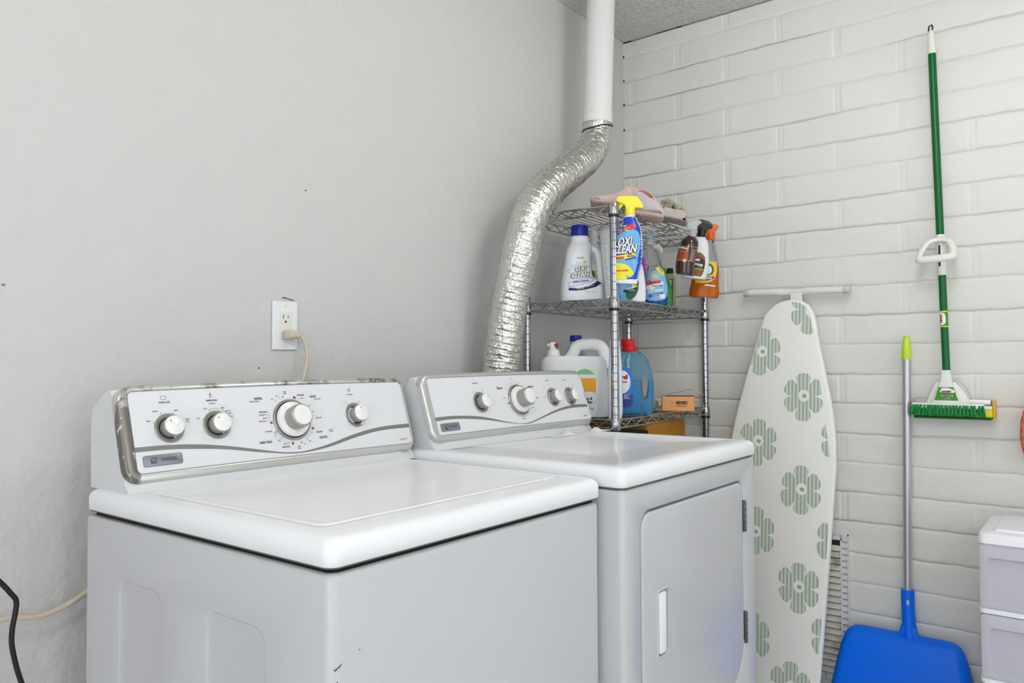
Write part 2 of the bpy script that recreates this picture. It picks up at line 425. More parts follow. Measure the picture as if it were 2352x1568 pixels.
# ------------------------------------------------------------------ consoles
class Face:
    def __init__(s, BL, BR, TL, bow):
        s.o = Vector(BL); u = Vector(BR) - s.o; v = Vector(TL) - s.o; s.Lu = u.length; s.Lv = v.length; s.u = u.normalized(); s.v = v.normalized()
        s.n = s.u.cross(s.v).normalized(); s.bow = bow
    def P(s, a, b, d=0):
        t = min(max(a / s.Lu, 0), 1); return s.o + s.u * a + s.v * b + s.n * (d + s.bow * 4 * t * (1 - t))
    def M(s, a, b, d=0):
        m = Matrix((s.u, s.v, s.n)).transposed().to_4x4(); m.translation = s.P(a, b, d); return m
def console(t, org, F, back_y, base_z, bezel, knobs, texts, swoosh, badge, reds, ticks, icons, xl, xr, sfx):
    # shell behind the bezel: side profile swept along the width, bowed like the face
    mb = MB(); loops = []; N = 14
    for i in range(N + 1):
        a = -.018 + (F.Lu + .021) * i / N; e = .012 * (1 - min(1, min(i, N - i) / 1.0))
        fb = F.P(a, -.034, -.006); fm = F.P(a, -.012, -.004 - e); ft = F.P(a, F.Lv + .008, -.008 - e); x = fm.x
        dy = (F.o.y - .0) * 0
        pr = [(x, fb.y, base_z), tuple(fm), tuple(ft), (x, ft.y + .012, ft.z + .001), (x, back_y - .03, ft.z - .018), (x, back_y - .008, ft.z - .032), (x, back_y, ft.z - .055), (x, back_y + .002, (ft.z + base_z) / 2), (x, back_y, base_z)]
        loops.append(pr)
    mb.loft(loops); mb.build('console_shell', 'console_plastic', t, org, sharp=30)
    # bezel ring
    mb = MB()
    # resample straight edges so that the ring follows the bow
    def dens(l2):
        out = []
        for p, q in zip(l2, l2[1:] + l2[:1]):
            k = max(1, int(math.dist(p, q) / .03)) if math.dist(p, q) > .2 else 1
            if math.dist(p, q) > .2: k = 20
            for j in range(k): out.append((p[0] + (q[0] - p[0]) * j / k, p[1] + (q[1] - p[1]) * j / k))
        return out
    L = []
    for (g, r, d) in ((.0215, .032, -.016), (.0215, .032, -.008), (.0205, .031, -.0035), (.0180, .029, -.0005), (.0140, .025, .0010), (.0060, .017, .0020), (.0020, .013, .0022), (.0005, .0115, .0016), (-.0005, .0105, .0004), (-.0005, .0105, -.003)):
        L.append([tuple(F.P(x, y, d)) for x, y in dens(rr2(-g, F.Lu + g * (.30 if g > 0 else 1), -g * .8, F.Lv + g * .55, r, 9))])
    mb.loft(L, caps=(False, False)); mb.build('bezel', bezel, t, org, sharp=60)
    pn = decal('control_panel', poly(dens(rr2(-.0005, F.Lu + .0005, -.0005, F.Lv + .0005, .010, 9))), 'panel_white', t, F.P, 0.0, .03, org)
    ol = dens(rr2(.0008, F.Lu - .0008, .0008, F.Lv - .0008, .010, 9)); decal('outline', line2(ol + ol[:1], .0011), 'ink_light', pn, F.P, .0004, .03, org)
    up, lo = swoosh; u2 = sp2(up, 4); l2 = sp2(lo, 4); tr = []
    for i in range(len(u2) - 1):
        tr += [[u2[i], u2[i + 1], l2[i + 1]], [u2[i], l2[i + 1], l2[i]]]
    decal('wave_stripe', tr, 'swoosh_grey', pn, F.P, .0005, .03, org, 'grey wave stripe')
    S = {0: (.0022, .62, 0, 'l'), 1: (.0028, .66, 0, 'l'), 2: (.0036, .7, 0, 'd'), 3: (.0052, .62, 0, 'd'), 4: (.0026, .55, .25, 'l'), 5: (.0029, .6, .25, 'l'), 6: (.0048, .55, .42, 'd')}
    for kind, mt in (('l', 'ink_light'), ('d', 'ink')):
        tr = []
        for s_, a, b, k in texts:
            cap, sx, sh, kd = S[k]
            if kd == kind: tr += text(s_, a, b, cap, sx, sh, 0, cap * .03 if k != 6 else 0)
        if kind == 'l':
            for a, b in ticks:
                kx, ky = min([(q[0], q[1]) for q in knobs], key=lambda q: math.dist(q, (a, b))); d = math.dist((kx, ky), (a, b)); ux, uy = (a - kx) / d, (b - ky) / d
                tr += line2([(a - ux * .0022, b - uy * .0022), (a + ux * .0022, b + uy * .0022)], .0009)
            for pts in icons: tr += line2(pts, .0008)
        decal('lettering', tr, mt, pn, F.P, .0006, None, org)
    tr = []
    for i, (a, b) in enumerate(reds):
        kx, ky = min([(q[0], q[1]) for q in knobs], key=lambda q: math.dist(q, (a, b))); an = math.atan2(b - ky, a - kx); big = i < 4 if sfx == 'w' else i < 2
        w_, l_ = (.0044, .0050) if big else (.0016, .0042)
        tr += poly([(a + x * math.cos(an) - y * math.sin(an), b + x * math.sin(an) + y * math.cos(an)) for x, y in ((-l_ / 2, -w_ / 2), (l_ / 2, -w_ / 2), (l_ / 2, w_ / 2), (-l_ / 2, w_ / 2))])
    decal('lettering', tr, 'ink_red', pn, F.P, .0007, None, org, 'dark red setting marks')
    # badge
    x0, x1, y0, y1 = badge
    mb = MB(); mb.rbox(x0, x1, y0, y1, -.001, .0026, .0042, .0012, T=None)
    mb.v = [tuple(F.P(x, y, z)) for x, y, z in mb.v]; bo = mb.build('badge', 'badge_grey', t, org)
    hh = y1 - y0; cx = x0 + hh * .88; cy = (y0 + y1) / 2
    mb = MB(); mb.rbox(cx - hh * .26, cx + hh * .26, cy - hh * .27, cy + hh * .27, .0024, .0042, .003, .0012); mb.v = [tuple(F.P(x, y, z)) for x, y, z in mb.v]; mb.build('emblem', 'badge_dark', bo, org)
    tr = []
    for k in (-1, 0, 1): tr += line2([(cx - hh * .18 + k * hh * .13, cy + hh * .17), (cx + k * hh * .13, cy + hh * .05), (cx + hh * .10 + k * hh * .13, cy - hh * .19)], .0010)
    decal('emblem_line', tr, 'badge_letter', bo, F.P, .0047, None, org)
    decal('lettering', text('MAYTAG', x0 + (x1 - x0) * .645, cy, hh * .30, .80, 0, 0, .00022), 'badge_dark', bo, F.P, .0028, None, org)
    decal('lettering', text('MAYTAG', x0 + (x1 - x0) * .645 - .0006, cy + .0006, hh * .30, .80, 0, 0, .0001), 'badge_letter', bo, F.P, .0031, None, org)
    # knobs
    for (a, b, big, ang) in knobs:
        T = F.M(a, b, 0)
        if big:
            mb = MB(); mb.lathe([(.0455, -.002), (.0455, .002), (.0435, .0042), (.041, .004), (.0405, .001), (.0405, -.002)], 48, T=T); k = mb.build('dial', 'knob_ring', t, org)
            mb = MB(); mb.lathe([(.0372, -.001), (.0385, .003), (.0385, .008), (.037, .0105), (.031, .012), (.0245, .0135), (.0235, .016), (.0235, .02), (.0001, .02)], 48, T=T); mb.build('dial_plate', 'knob_white', k, org)
            mb = MB(); mb.lathe([(.0402, .0005), (.0001, .0005)], 32, T=T); mb.build('dial_gap', 'black_gap', k, org)
            mb = MB(); mb.lathe([(.0255, .014), (.0255, .036), (.0248, .0405), (.0222, .0425), (.020, .0425)], 48, T=T); mb.build('knob_grip', 'knob_side', k, org)
            mb = MB(); mb.lathe([(.0214, .042), (.0212, .0438), (.018, .0444), (.0001, .0446)], 48, T=T); mb.build('knob_cap', 'knob_white', k, org)
        else:
            mb = MB(); mb.lathe([(.0285, -.001), (.0288, .001), (.027, .0026), (.0215, .0010), (.0185, -.0015)], 40, T=T); k = mb.build('knob', 'knob_ring', t, org)
            mb = MB(); mb.lathe([(.0205, .0002), (.0001, .0002)], 32, T=T); mb.build('knob_gap', 'black_gap', k, org)
            mb = MB(); mb.lathe([(.0182, .0004), (.0188, .012), (.019, .0205), (.0180, .0225), (.017, .0228)], 40, T=T); mb.build('knob_grip', 'knob_side', k, org)
            mb = MB(); mb.lathe([(.0182, .0222), (.0182, .0240), (.0160, .0254), (.0001, .0262)], 40, T=T); mb.build('knob_cap', 'knob_white', k, org)
            q = Vector((math.cos(R(ang)), math.sin(R(ang)))) * .0115
            mb = MB(); mb.lathe([(.0013, .0250), (.0011, .0263), (.0001, .0263)], 10, T=T @ Matrix.Translation((q.x, q.y, 0))); mb.build('pointer_dot', 'ink_black', k, org)

TW = [('WATER LEVEL', 0.0665, 0.1322, 2), ('TEMPERATURE', 0.1593, 0.1307, 2), ('all cold rinses', 0.1598, 0.1246, 5), ('MEDIUM', 0.0471, 0.1157, 1), ('LARGE', 0.086, 0.1154, 1), ('SMALL', 0.0324, 0.0976, 1), ('SUPER', 0.1052, 0.0963, 1), ('PLUS', 0.1054, 0.0915, 1), ('COOL', 0.1436, 0.1146, 1), ('WARM', 0.1798, 0.1141, 1), ('auto temp', 0.1903, 0.1076, 5), ('control', 0.1933, 0.1025, 5), ('HOT', 0.1969, 0.0957, 1), ('COLD', 0.1267, 0.0965, 1), ('NORMAL', 0.2612, 0.1292, 3), ('high and low agitation', 0.252, 0.1236, 5), ('EXTRA', 0.3256, 0.1417, 1), ('RINSE', 0.3258, 0.1374, 1), ('9 REGULAR', 0.3637, 0.1325, 2), ('6 LIGHT', 0.366, 0.1256, 1), ('CASUAL', 0.3949, 0.1281, 3), ('high and low agitation', 0.4061, 0.1222, 4), ('REGULAR 9', 0.2673, 0.0999, 2), ('REG/HEAVY 12', 0.265, 0.0934, 1), ('HEAVY 15', 0.2695, 0.0863, 1), ('SUPER WASH 18', 0.2625, 0.0801, 1), ('EXTRA RINSE', 0.2715, 0.0575, 1), ('OFF', 0.2846, 0.0523, 0), ('SPIN', 0.2853, 0.0468, 0), ('HAND WASH', 0.261, 0.0353, 3), ('RINSE', 0.292, 0.0366, 0), ('LIGHT 3', 0.3061, 0.028, 1), ('REGULAR 6', 0.3062, 0.0216, 2), ('EXTRA', 0.3377, 0.0202, 1), ('RINSE', 0.3378, 0.0157, 1), ('SPIN', 0.3517, 0.0235, 0), ('RINSE', 0.366, 0.0292, 0), ('DELICATE', 0.4025, 0.0347, 3), ('REGULAR', 0.3949, 0.0474, 2), ('pull to start', 0.4259, 0.0502, 4), ('push to stop', 0.4262, 0.0464, 4), ('EXTRA RINSE', 0.4, 0.0791, 1), ('SPIN', 0.3886, 0.0941, 0), ('RINSE', 0.3827, 0.1079, 0), ('EXTRA RINSE', 0.4977, 0.1288, 1), ('OFF', 0.4801, 0.1109, 0), ('ON', 0.5187, 0.1104, 0), ('Legacy Series', 0.6323, 0.0127, 6), ('RINSE', 0.2925, 0.1264, 0), ('SPIN', 0.3051, 0.133, 0)]
TD = [('WRINKLE PREVENT', 0.1719, 0.1302, 1), ('OFF', 0.1572, 0.107, 0), ('ON', 0.1937, 0.1071, 0), ('TIMED DRY', 0.2663, 0.112, 3), ('SENSOR DRY', 0.4045, 0.1123, 3), ('MINUTES', 0.3271, 0.1382, 0), ('COOL', 0.3527, 0.1275, 0), ('DOWN', 0.3536, 0.1236, 0), ('HEAVY DRY', 0.2755, 0.084, 0), ('OFF', 0.2828, 0.0686, 0), ('MORE DRY', 0.396, 0.101, 0), ('ENERGY PREFERRED', 0.4162, 0.0783, 1), ('LESS DRY', 0.3982, 0.0624, 0), ('COOL DOWN', 0.3906, 0.0505, 0), ('WRINKLE PREVENT', 0.3377, 0.0203, 0), ('TEMPERATURE', 0.4943, 0.1298, 1), ('PUSH TO START', 0.585, 0.1304, 1), ('REGULAR', 0.5275, 0.1046, 0), ('DELICATE', 0.4606, 0.0792, 0), ('MEDIUM', 0.4676, 0.1054, 0), ('LOW', 0.4977, 0.1161, 0), ('Legacy Series', 0.6500, 0.0129, 6), ('10', 0.2905, 0.11, 0), ('20', 0.2982, 0.1195, 0), ('30', 0.309, 0.1269, 0), ('40', 0.3213, 0.1305, 0), ('50', 0.3285, 0.1328, 0), ('60', 0.3358, 0.131, 0)]
SW = ([(0.0, 0.0505), (0.0601, 0.0494), (0.1162, 0.0452), (0.175, 0.0364), (0.2367, 0.0236), (0.2855, 0.0131), (0.32, 0.0087), (0.3568, 0.0093), (0.4166, 0.0188), (0.4816, 0.034), (0.55, 0.045), (0.6067, 0.0486), (0.6606, 0.0495)], [(0.0, 0.0414), (0.0589, 0.0409), (0.1148, 0.0365), (0.1738, 0.0296), (0.2357, 0.0181), (0.285, 0.0103), (0.3195, 0.0062), (0.3561, 0.0061), (0.4151, 0.0122), (0.4795, 0.0254), (0.5477, 0.0362), (0.6042, 0.0396), (0.6606, 0.0401)])
SD = ([(0.0, 0.0475), (0.063, 0.0474), (0.1323, 0.0423), (0.1894, 0.0336), (0.2478, 0.0203), (0.294, 0.0113), (0.3271, 0.0081), (0.3631, 0.0095), (0.4238, 0.0218), (0.4887, 0.036), (0.5554, 0.0462), (0.6227, 0.0497), (0.6788, 0.049)], [(0.0, 0.0378), (0.0603, 0.0392), (0.1296, 0.0344), (0.1871, 0.0273), (0.2465, 0.0169), (0.2933, 0.0096), (0.3265, 0.0066), (0.3617, 0.0062), (0.4218, 0.0173), (0.4857, 0.0295), (0.5514, 0.0378), (0.6184, 0.0411), (0.6788, 0.0403)])
redW = [(0.3467, 0.1282), (0.2816, 0.0759), (0.3795, 0.0563), (0.3236, 0.0277), (0.3194, 0.1307), (0.3501, 0.1267), (0.288, 0.0555), (0.3441, 0.0278)]
redD = [(0.3661, 0.1139), (0.2894, 0.0682), (0.2569, 0.1175), (0.1927, 0.1111), (0.5641, 0.1136)]
tickW = [(0.0568, 0.1107), (0.0793, 0.1099), (0.0411, 0.0943), (0.0961, 0.0928), (0.1508, 0.1102), (0.1728, 0.1097), (0.1356, 0.0928), (0.1901, 0.0931), (0.4857, 0.1061), (0.5149, 0.1059), (0.2995, 0.1224), (0.3111, 0.1288), (0.3561, 0.1234), (0.2914, 0.0514), (0.2989, 0.0415), (0.315, 0.0298), (0.3485, 0.0281), (0.3607, 0.0346), (0.3746, 0.048), (.278, .0985), (.279, .0925), (.279, .0865), (.279, .081)]
tickD = [(0.1628, 0.1026), (0.1896, 0.1025), (0.3029, 0.1159), (0.3132, 0.1229), (0.323, 0.1261), (0.3304, 0.127), (0.3364, 0.1264), (0.2956, 0.1075), (0.2913, 0.0963), (0.2893, 0.0835), (0.4791, 0.0986), (0.4985, 0.1063), (0.4736, 0.0775), (0.391, 0.0628), (0.3806, 0.0383)]
def arc2(cx, cy, r, a0, a1, n=14): return [(cx + r * math.cos(R(a0 + (a1 - a0) * k / n)), cy + r * math.sin(R(a0 + (a1 - a0) * k / n))) for k in range(n + 1)]
iconsW = [[(.0607, .1462), (.0605, .139), (.0615, .138), (.0690, .138), (.0700, .139), (.0698, .1462)], [(.0625, .1445), (.0640, .1450), (.0652, .1443), (.0665, .1450), (.068, .1445)],
          arc2(.1582, .1395, .0022, 110, 430), [(.1570, .1415), (.1570, .146), (.1580, .147), (.1592, .146), (.1592, .1415)], [(.1582, .1395), (.1582, .144)],
          arc2(.4963, .1392, .0035, 0, 360), arc2(.4975, .141, .0022, 0, 360), arc2(.1628, .0806, .0335, 112, 75), arc2(.1628, .0806, .0335, 66, 24)]
iconsD = [[(.1680, .1420), (.1672, .1400), (.1690, .1378), (.1722, .1372), (.1728, .1385)], [(.1685, .144), (.1715, .1445)], [(.4905, .144), (.492, .1385), (.4935, .137)], [(.5805, .144), (.584, .144)], [(.5825, .142), (.583, .138)], arc2(.3371, .0761, .0495, 200, 310, 20)]

# ------------------------------------------------------------------ washer
def rect_face_with_holes(mb, outer, holes, depth, mapf, step=.006):
    """flat sheet with shallow pressed panels; mapf(a, b, d)"""
    polys = [[Vector((x, y, 0)) for x, y in outer]] + [[Vector((x, y, 0)) for x, y in h] for h in holes]
    flat = [p for q in polys for p in q]
    for t in tessellate_polygon(polys): mb.add([mapf(flat[i].x, flat[i].y, 0) for i in t], [(0, 1, 2)])
    for h in holes:
        cx = sum(p[0] for p in h) / len(h); cy = sum(p[1] for p in h) / len(h); hx = max(p[0] for p in h) - cx; hy = max(p[1] for p in h) - cy
        L = []
        for k in range(5):
            t_ = k / 4; i = step * t_; d = -depth * (.5 - .5 * math.cos(math.pi * t_)); L.append([mapf(cx + (p[0] - cx) * (hx - i) / hx, cy + (p[1] - cy) * (hy - i) / hy, d) for p in h])
        mb.loft(L, caps=(False, True))
WX0, WX1, WY0, WY1, WZ = -2.167, -1.481, -.777, -.060, -.2726
MH = H / .96; XF[0] = lambda p: (CX + .96 * (p[0] - CX), CY + .96 * (p[1] - CY), .96 * p[2])
org = (-1.864, -.477, -H)
t = thing('washing_machine', 'white top-loading washing machine with three small knobs and worn silver console trim', 'washing machine', org)
mb = MB(); e = .004
bx0, bx1, by0, by1, bz = WX0 + e, WX1 - e, WY0 + e, WY1 - e, WZ - .0080
r_ = .014
# cabinet wrapped as loft without the left side, which carries pressed panels
prof = [(bx0, by1)] + [(bx0, by1)]
L = []
for (ins, z) in ((0, -MH + .03), (0, bz - .010), (.0012, bz - .005), (.0045, bz - .0015), (.010, bz), (.03, bz)):
    c = [(bx0 + ins, by0 + r_)] + [(bx0 + r_ - (r_ - ins) * math.cos(R(a)), by0 + r_ - (r_ - ins) * math.sin(R(a))) for a in (0, 22, 45, 67, 90)] + [(bx1 - r_ + (r_ - ins) * math.sin(R(a)), by0 + r_ - (r_ - ins) * math.cos(R(a))) for a in (0, 22, 45, 67, 90)] + [(bx1 - ins, by1 - ins), (bx0 + ins, by1 - ins)]
    L.append([(x, y, z) for x, y in c])
lo = L[:1] + L[1:]
mb.loft(L[1:], caps=(False, True)); n = len(L[0])
low = L[0] + L[1]; f = [(j, j + 1, j + 1 + n, j + n) for j in range(n - 1)]; mb.add(low, f)
mp = lambda a, b, d: (bx0 - d, a, b)
holes = [rr2(y0, y1, -MH + .12, -.379, .028, 7) for y0, y1 in ((-.337, -.187), (-.628, -.472))]
rect_face_with_holes(mb, [(by0 + r_, -MH + .03), (by1, -MH + .03), (by1, bz - .010), (by0 + r_, bz - .010)], holes, .0030, mp)
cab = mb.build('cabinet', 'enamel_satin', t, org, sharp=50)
fm = lambda a, b, d: (a, by0 - d, b)
tr = poly([(-2.158, -.4055), (-2.150, -.4035), (-2.143, -.3995), (-2.147, -.4045), (-2.151, -.4055), (-2.1555, -.4080)]) + poly(ell(-2.1135, -.391, .0015, .0009, 8)) + poly(ell(-2.156, -.4255, .0016, .0010, 8)) + poly(ell(-2.152, -.4225, .0012, .0007, 8))
decal('scratches', tr, 'scuff', cab, fm, .0004, None, org, 'small dark paint chips')
mb = MB(); mb.rr([(WX0 + .012, WX1 - .012, WY0 + .012, WY1 - .012, .012, bz - .004), (WX0 + .012, WX1 - .012, WY0 + .012, WY1 - .012, .012, WZ + .006)]); mb.build('lid_gap', 'black_gap', t, org)
mb = MB(); mb.rr([(WX0 + .003, WX1 - .003, WY0 + .003, WY1 - .003, .018, WZ - .0012), (WX0 + .003, WX1 - .003, WY0 + .003, WY1 - .003, .018, WZ + .002)]); mb.build('lid_seal', 'seal', t, org)
zt = -.2325
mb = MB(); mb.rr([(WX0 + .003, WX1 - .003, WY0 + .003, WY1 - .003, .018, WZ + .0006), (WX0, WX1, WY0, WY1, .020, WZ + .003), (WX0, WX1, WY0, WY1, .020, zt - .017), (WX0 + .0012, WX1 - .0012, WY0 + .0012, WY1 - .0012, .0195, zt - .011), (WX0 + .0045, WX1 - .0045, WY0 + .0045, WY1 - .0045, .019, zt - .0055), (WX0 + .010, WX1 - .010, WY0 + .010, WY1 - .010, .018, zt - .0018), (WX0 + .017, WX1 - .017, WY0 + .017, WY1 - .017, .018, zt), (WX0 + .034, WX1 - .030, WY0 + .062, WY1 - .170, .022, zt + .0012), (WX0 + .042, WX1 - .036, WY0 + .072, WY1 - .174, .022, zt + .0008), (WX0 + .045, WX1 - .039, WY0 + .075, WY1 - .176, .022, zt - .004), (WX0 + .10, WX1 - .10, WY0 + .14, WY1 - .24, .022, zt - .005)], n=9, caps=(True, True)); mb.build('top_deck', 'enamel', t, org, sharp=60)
ox0, ox1, oy0, oy1 = WX0 + .047, WX1 - .041, WY0 + .077, WY1 - .177
mb = MB(); mb.rr([(ox0, ox1, oy0, oy1, .022, zt - .004), (ox0, ox1, oy0, oy1, .022, zt - .0008), (ox0 + .002, ox1 - .002, oy0 + .002, oy1 - .002, .021, zt + .0012), (ox0 + .007, ox1 - .007, oy0 + .007, oy1 - .007, .02, zt + .0016), (ox0 + .020, ox1 - .020, oy0 + .020, oy1 - .020, .02, zt - .0016), (ox0 + .028, ox1 - .028, oy0 + .028, oy1 - .028, .02, zt - .0022), (ox0 + .20, ox1 - .20, oy0 + .15, oy1 - .15, .02, zt - .0018)], n=9); mb.build('lid', 'enamel', t, org, sharp=60)
for sx, sy in ((0, 0), (1, 0), (0, 1), (1, 1)):
    mb = MB(); T = Matrix.Translation(((WX0 + .05, WX1 - .05)[sx], (WY0 + .05, WY1 - .05)[sy], -MH)); mb.lathe([(.0001, 0), (.022, 0), (.022, .012), (.008, .014), (.008, .032)], 16, T=T); mb.build('leveling_foot', 'black_plastic', t, org)
FWc = Face((-2.135, -.196, -.2005), (-1.475, -.234, -.1965), (-2.135, -.149, -.0505), .008)
console(t, org, FWc, -.050, -.2332, 'worn_bezel', [(0.0691, 0.0816, 0, 130), (0.1628, 0.0806, 0, 130), (0.3319, 0.0792, 1, 0), (0.5024, 0.0798, 0, 95)], TW, SW, (.0125, .0845, .0122, .0330), redW, tickW, iconsW, 0, 0, 'w')

# ------------------------------------------------------------------ dryer
DX0, DX1, DY0, DY1, DZ = -1.4685, -.737, -.8195, -.150, -.254
org = (-1.169, -.525, -H)
t = thing('clothes_dryer', 'white front-loading clothes dryer with dark door hinges, next to the wire shelving', 'clothes dryer', org)
bz = DZ - .004; e = .004; bx0, bx1, by0, by1 = DX0 + e, DX1 - e, DY0 + e, DY1 - e; r_ = .012
L = []
for (ins, z) in ((0, -MH + .03), (0, bz - .010), (.0012, bz - .005), (.0045, bz - .0015), (.010, bz), (.03, bz)):
    c = [(bx0 + r_, by0 + ins)] + [(bx0 + r_ - (r_ - ins) * math.sin(R(a)), by0 + r_ - (r_ - ins) * math.cos(R(a))) for a in (0, 22, 45, 67, 90)] + [(bx0 + ins, by1 - ins), (bx1 - ins, by1 - ins)] + [(bx1 - r_ + (r_ - ins) * math.cos(R(a)), by0 + r_ - (r_ - ins) * math.sin(R(a))) for a in (0, 22, 45, 67, 90)]
    L.append([(x, y, z) for x, y in c])
mb = MB(); mb.loft(L[1:], caps=(False, True)); n = len(L[0]); mb.add(L[0] + L[1], [(j, j + 1, j + 1 + n, j + n) for j in range(n - 1)])
dx0, dx1, dz0, dz1 = -1.397, -.826, -.845, -.3095
def doorpoly(g, n=9):
    x0, x1, z0, z1 = dx0 + g, dx1 - g, dz0 + g, dz1 - g; r, rb = .045 - g, .125 - g * .6; P = []
    for cx, cy, a0, q in ((x1 - r * .75, z1 - r * .75, 0, r * .75), (x0 + r, z1 - r, 90, r), (x0 + rb, z0 + rb, 180, rb), (x1 - rb, z0 + rb, 270, rb)):
        for k in range(n): a = R(a0 + 90 * k / (n - 1)); P.append((cx + q * math.cos(a), cy + q * math.sin(a)))
    return P
mp = lambda a, b, d: (a, by0 - d, b)
hole = doorpoly(0)
flat = [[Vector((x, y, 0)) for x, y in [(bx0 + r_, -MH + .03), (bx1 - r_, -MH + .03), (bx1 - r_, bz - .010), (bx0 + r_, bz - .010)]], [Vector((x, y, 0)) for x, y in hole]]; fl = flat[0] + flat[1]
for q in tessellate_polygon(flat): mb.add([mp(fl[i].x, fl[i].y, 0) for i in q], [(0, 1, 2)])
mb.loft([[mp(x, y, d) for x, y in doorpoly(g)] for g, d in ((0, 0), (.0025, -.0015), (.0040, -.005), (.0045, -.016))] + [[mp(x, y, -.016) for x, y in doorpoly(.03)]], caps=(False, True))
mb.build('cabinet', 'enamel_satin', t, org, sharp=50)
mb = MB(); L = [[mp(x, y, d) for x, y in doorpoly(g)] for g, d in ((.0085, -.015), (.0085, -.0040), (.0092, -.0012), (.0115, .0008), (.0150, .0014))]
mb.loft(L, caps=(True, False))
# door skin with a pocket for the handle
hx0, hx1, hz0, hz1 = -1.327, -1.268, -.637, -.488
pk = rr2(hx0, hx1, hz0, hz1, .010, 6)
flat = [[Vector((x, y, 0)) for x, y in doorpoly(.0150)], [Vector((x, y, 0)) for x, y in pk]]; fl = flat[0] + flat[1]
for q in tessellate_polygon(flat): mb.add([mp(fl[i].x, fl[i].y, .0014) for i in q], [(0, 1, 2)])
def ins2(p, g):
    cx, cy = (hx0 + hx1) / 2, (hz0 + hz1) / 2; hx, hy = (hx1 - hx0) / 2, (hz1 - hz0) / 2
    return [(cx + (x - cx) * (hx - g) / hx, cy + (y - cy) * (hy - g) / hy) for x, y in p]
mb.loft([[mp(x, y, d) for x, y in ins2(pk, g)] for g, d in ((0, .0014), (.001, .003), (.003, .0036), (.005, .003), (.006, .000), (.0065, -.012))], caps=(False, True))
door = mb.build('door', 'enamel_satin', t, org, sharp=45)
mb = MB(); mb.prism(rr2(hx0 + .009, hx0 + .041, hz0 + .010, hz1 - .008, .007, 5), .010, .0025); mb.v = [(x, y + by0 + .001, z) for x, y, z in mb.v]; mb.build('handle_grip', 'enamel', door, org)
mb = MB(); mb.rbox(hx0 + .043, hx1 - .006, hz0 + .012, hz1 - .012, 0, .004, .003, .001); mb.v = [(x, by0 + .010 - z, y) for x, y, z in mb.v]; mb.build('handle_pocket', 'console_plastic', door, org)
for i in range(2):
    z0, z1 = ((-.4505, -.367), (-.742, -.658))[i]; mb = MB(); n = 5
    mb.rbox(dx1 - .0040, dx1 + .0035, by0 - .0035, by0 + .006, z0, z1, .002, .001)
    mb.build('hinge', 'steel_dark', t, org, sharp=30); hob = bpy.context.scene.collection.objects[-1]
    mb = MB()
    for k in range(n):
        a = z0 + (z1 - z0) * k / n; T = Matrix.Translation((dx1 - .0002, by0 - .0048, a + .001)); mb.lathe([(.0001, 0), (.0030, 0), (.0030, (z1 - z0) / n - .003), (.0001, (z1 - z0) / n - .003)], 12, T=T)
    mb.build('hinge_barrel', 'black_plastic' if 0 else 'steel_dark', hob, org)
zt = -.2145
mb = MB(); mb.rr([(DX0 + .008, DX1 - .008, DY0 + .008, DY1 - .008, .012, bz - .002), (DX0 + .008, DX1 - .008, DY0 + .008, DY1 - .008, .012, DZ + .006)]); mb.build('lid_gap', 'seal', t, org)
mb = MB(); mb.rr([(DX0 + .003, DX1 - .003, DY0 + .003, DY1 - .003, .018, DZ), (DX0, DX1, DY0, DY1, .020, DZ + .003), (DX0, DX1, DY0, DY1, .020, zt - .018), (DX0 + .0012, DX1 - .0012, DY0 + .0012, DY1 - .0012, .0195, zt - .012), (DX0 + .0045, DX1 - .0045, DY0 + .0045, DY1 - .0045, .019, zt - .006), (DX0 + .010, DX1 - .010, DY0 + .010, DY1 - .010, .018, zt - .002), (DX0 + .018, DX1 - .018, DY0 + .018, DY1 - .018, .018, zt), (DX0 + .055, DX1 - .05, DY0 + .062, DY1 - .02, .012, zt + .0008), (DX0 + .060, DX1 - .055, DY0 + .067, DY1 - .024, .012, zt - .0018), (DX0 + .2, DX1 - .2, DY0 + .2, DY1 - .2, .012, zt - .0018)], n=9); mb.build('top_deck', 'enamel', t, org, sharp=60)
FDc = Face((-1.427, -.2765, -.1812), (-.748, -.294, -.1790), (-1.427, -.2295, -.0385), .008)
console(t, org, FDc, -.152, zt - .0012, 'bezel_silver', [(0.1773, 0.077, 0, 60), (0.3371, 0.0761, 1, 0), (0.503, 0.0777, 0, 75), (0.5942, 0.0778, 0, 80)], TD, SD, (.0122, .0775, .0095, .0302), redD, tickD, iconsD, 0, 0, 'd')
# lint screen lying in its slot
mb = MB(); prof = [(0, .0005), (.05, .001), (.066, .004), (.088, .012), (.102, .011), (.128, .003), (.17, .0015), (.215, .003), (.238, .011), (.252, .012), (.268, .006), (.285, .003), (.315, .0015)]
L = []
for a, h in [(p.x, p.y) for p in spline([(a, b, 0) for a, b in prof], 4)]:
    c = Vector((-1.005 + a * .97, -.318 - a * .03, zt)); L.append([(c.x, c.y - .011, c.z - .001), (c.x, c.y - .011, c.z + max(h * .25, .0008)), (c.x, c.y, c.z + h), (c.x, c.y + .006, c.z + h), (c.x, c.y + .018, c.z + max(h * .3, .0008)), (c.x, c.y + .018, c.z - .001)])
mb.loft(L); mb.build('lint_screen_handle', 'white_plastic', t, org, sharp=50)
for sx, sy in ((0, 0), (1, 0), (0, 1), (1, 1)):
    mb = MB(); T = Matrix.Translation(((DX0 + .05, DX1 - .05)[sx], (DY0 + .05, DY1 - .05)[sy], -MH)); mb.lathe([(.0001, 0), (.022, 0), (.022, .012), (.008, .014), (.008, .032)], 16, T=T); mb.build('leveling_foot', 'black_plastic', t, org)
XF[0] = None
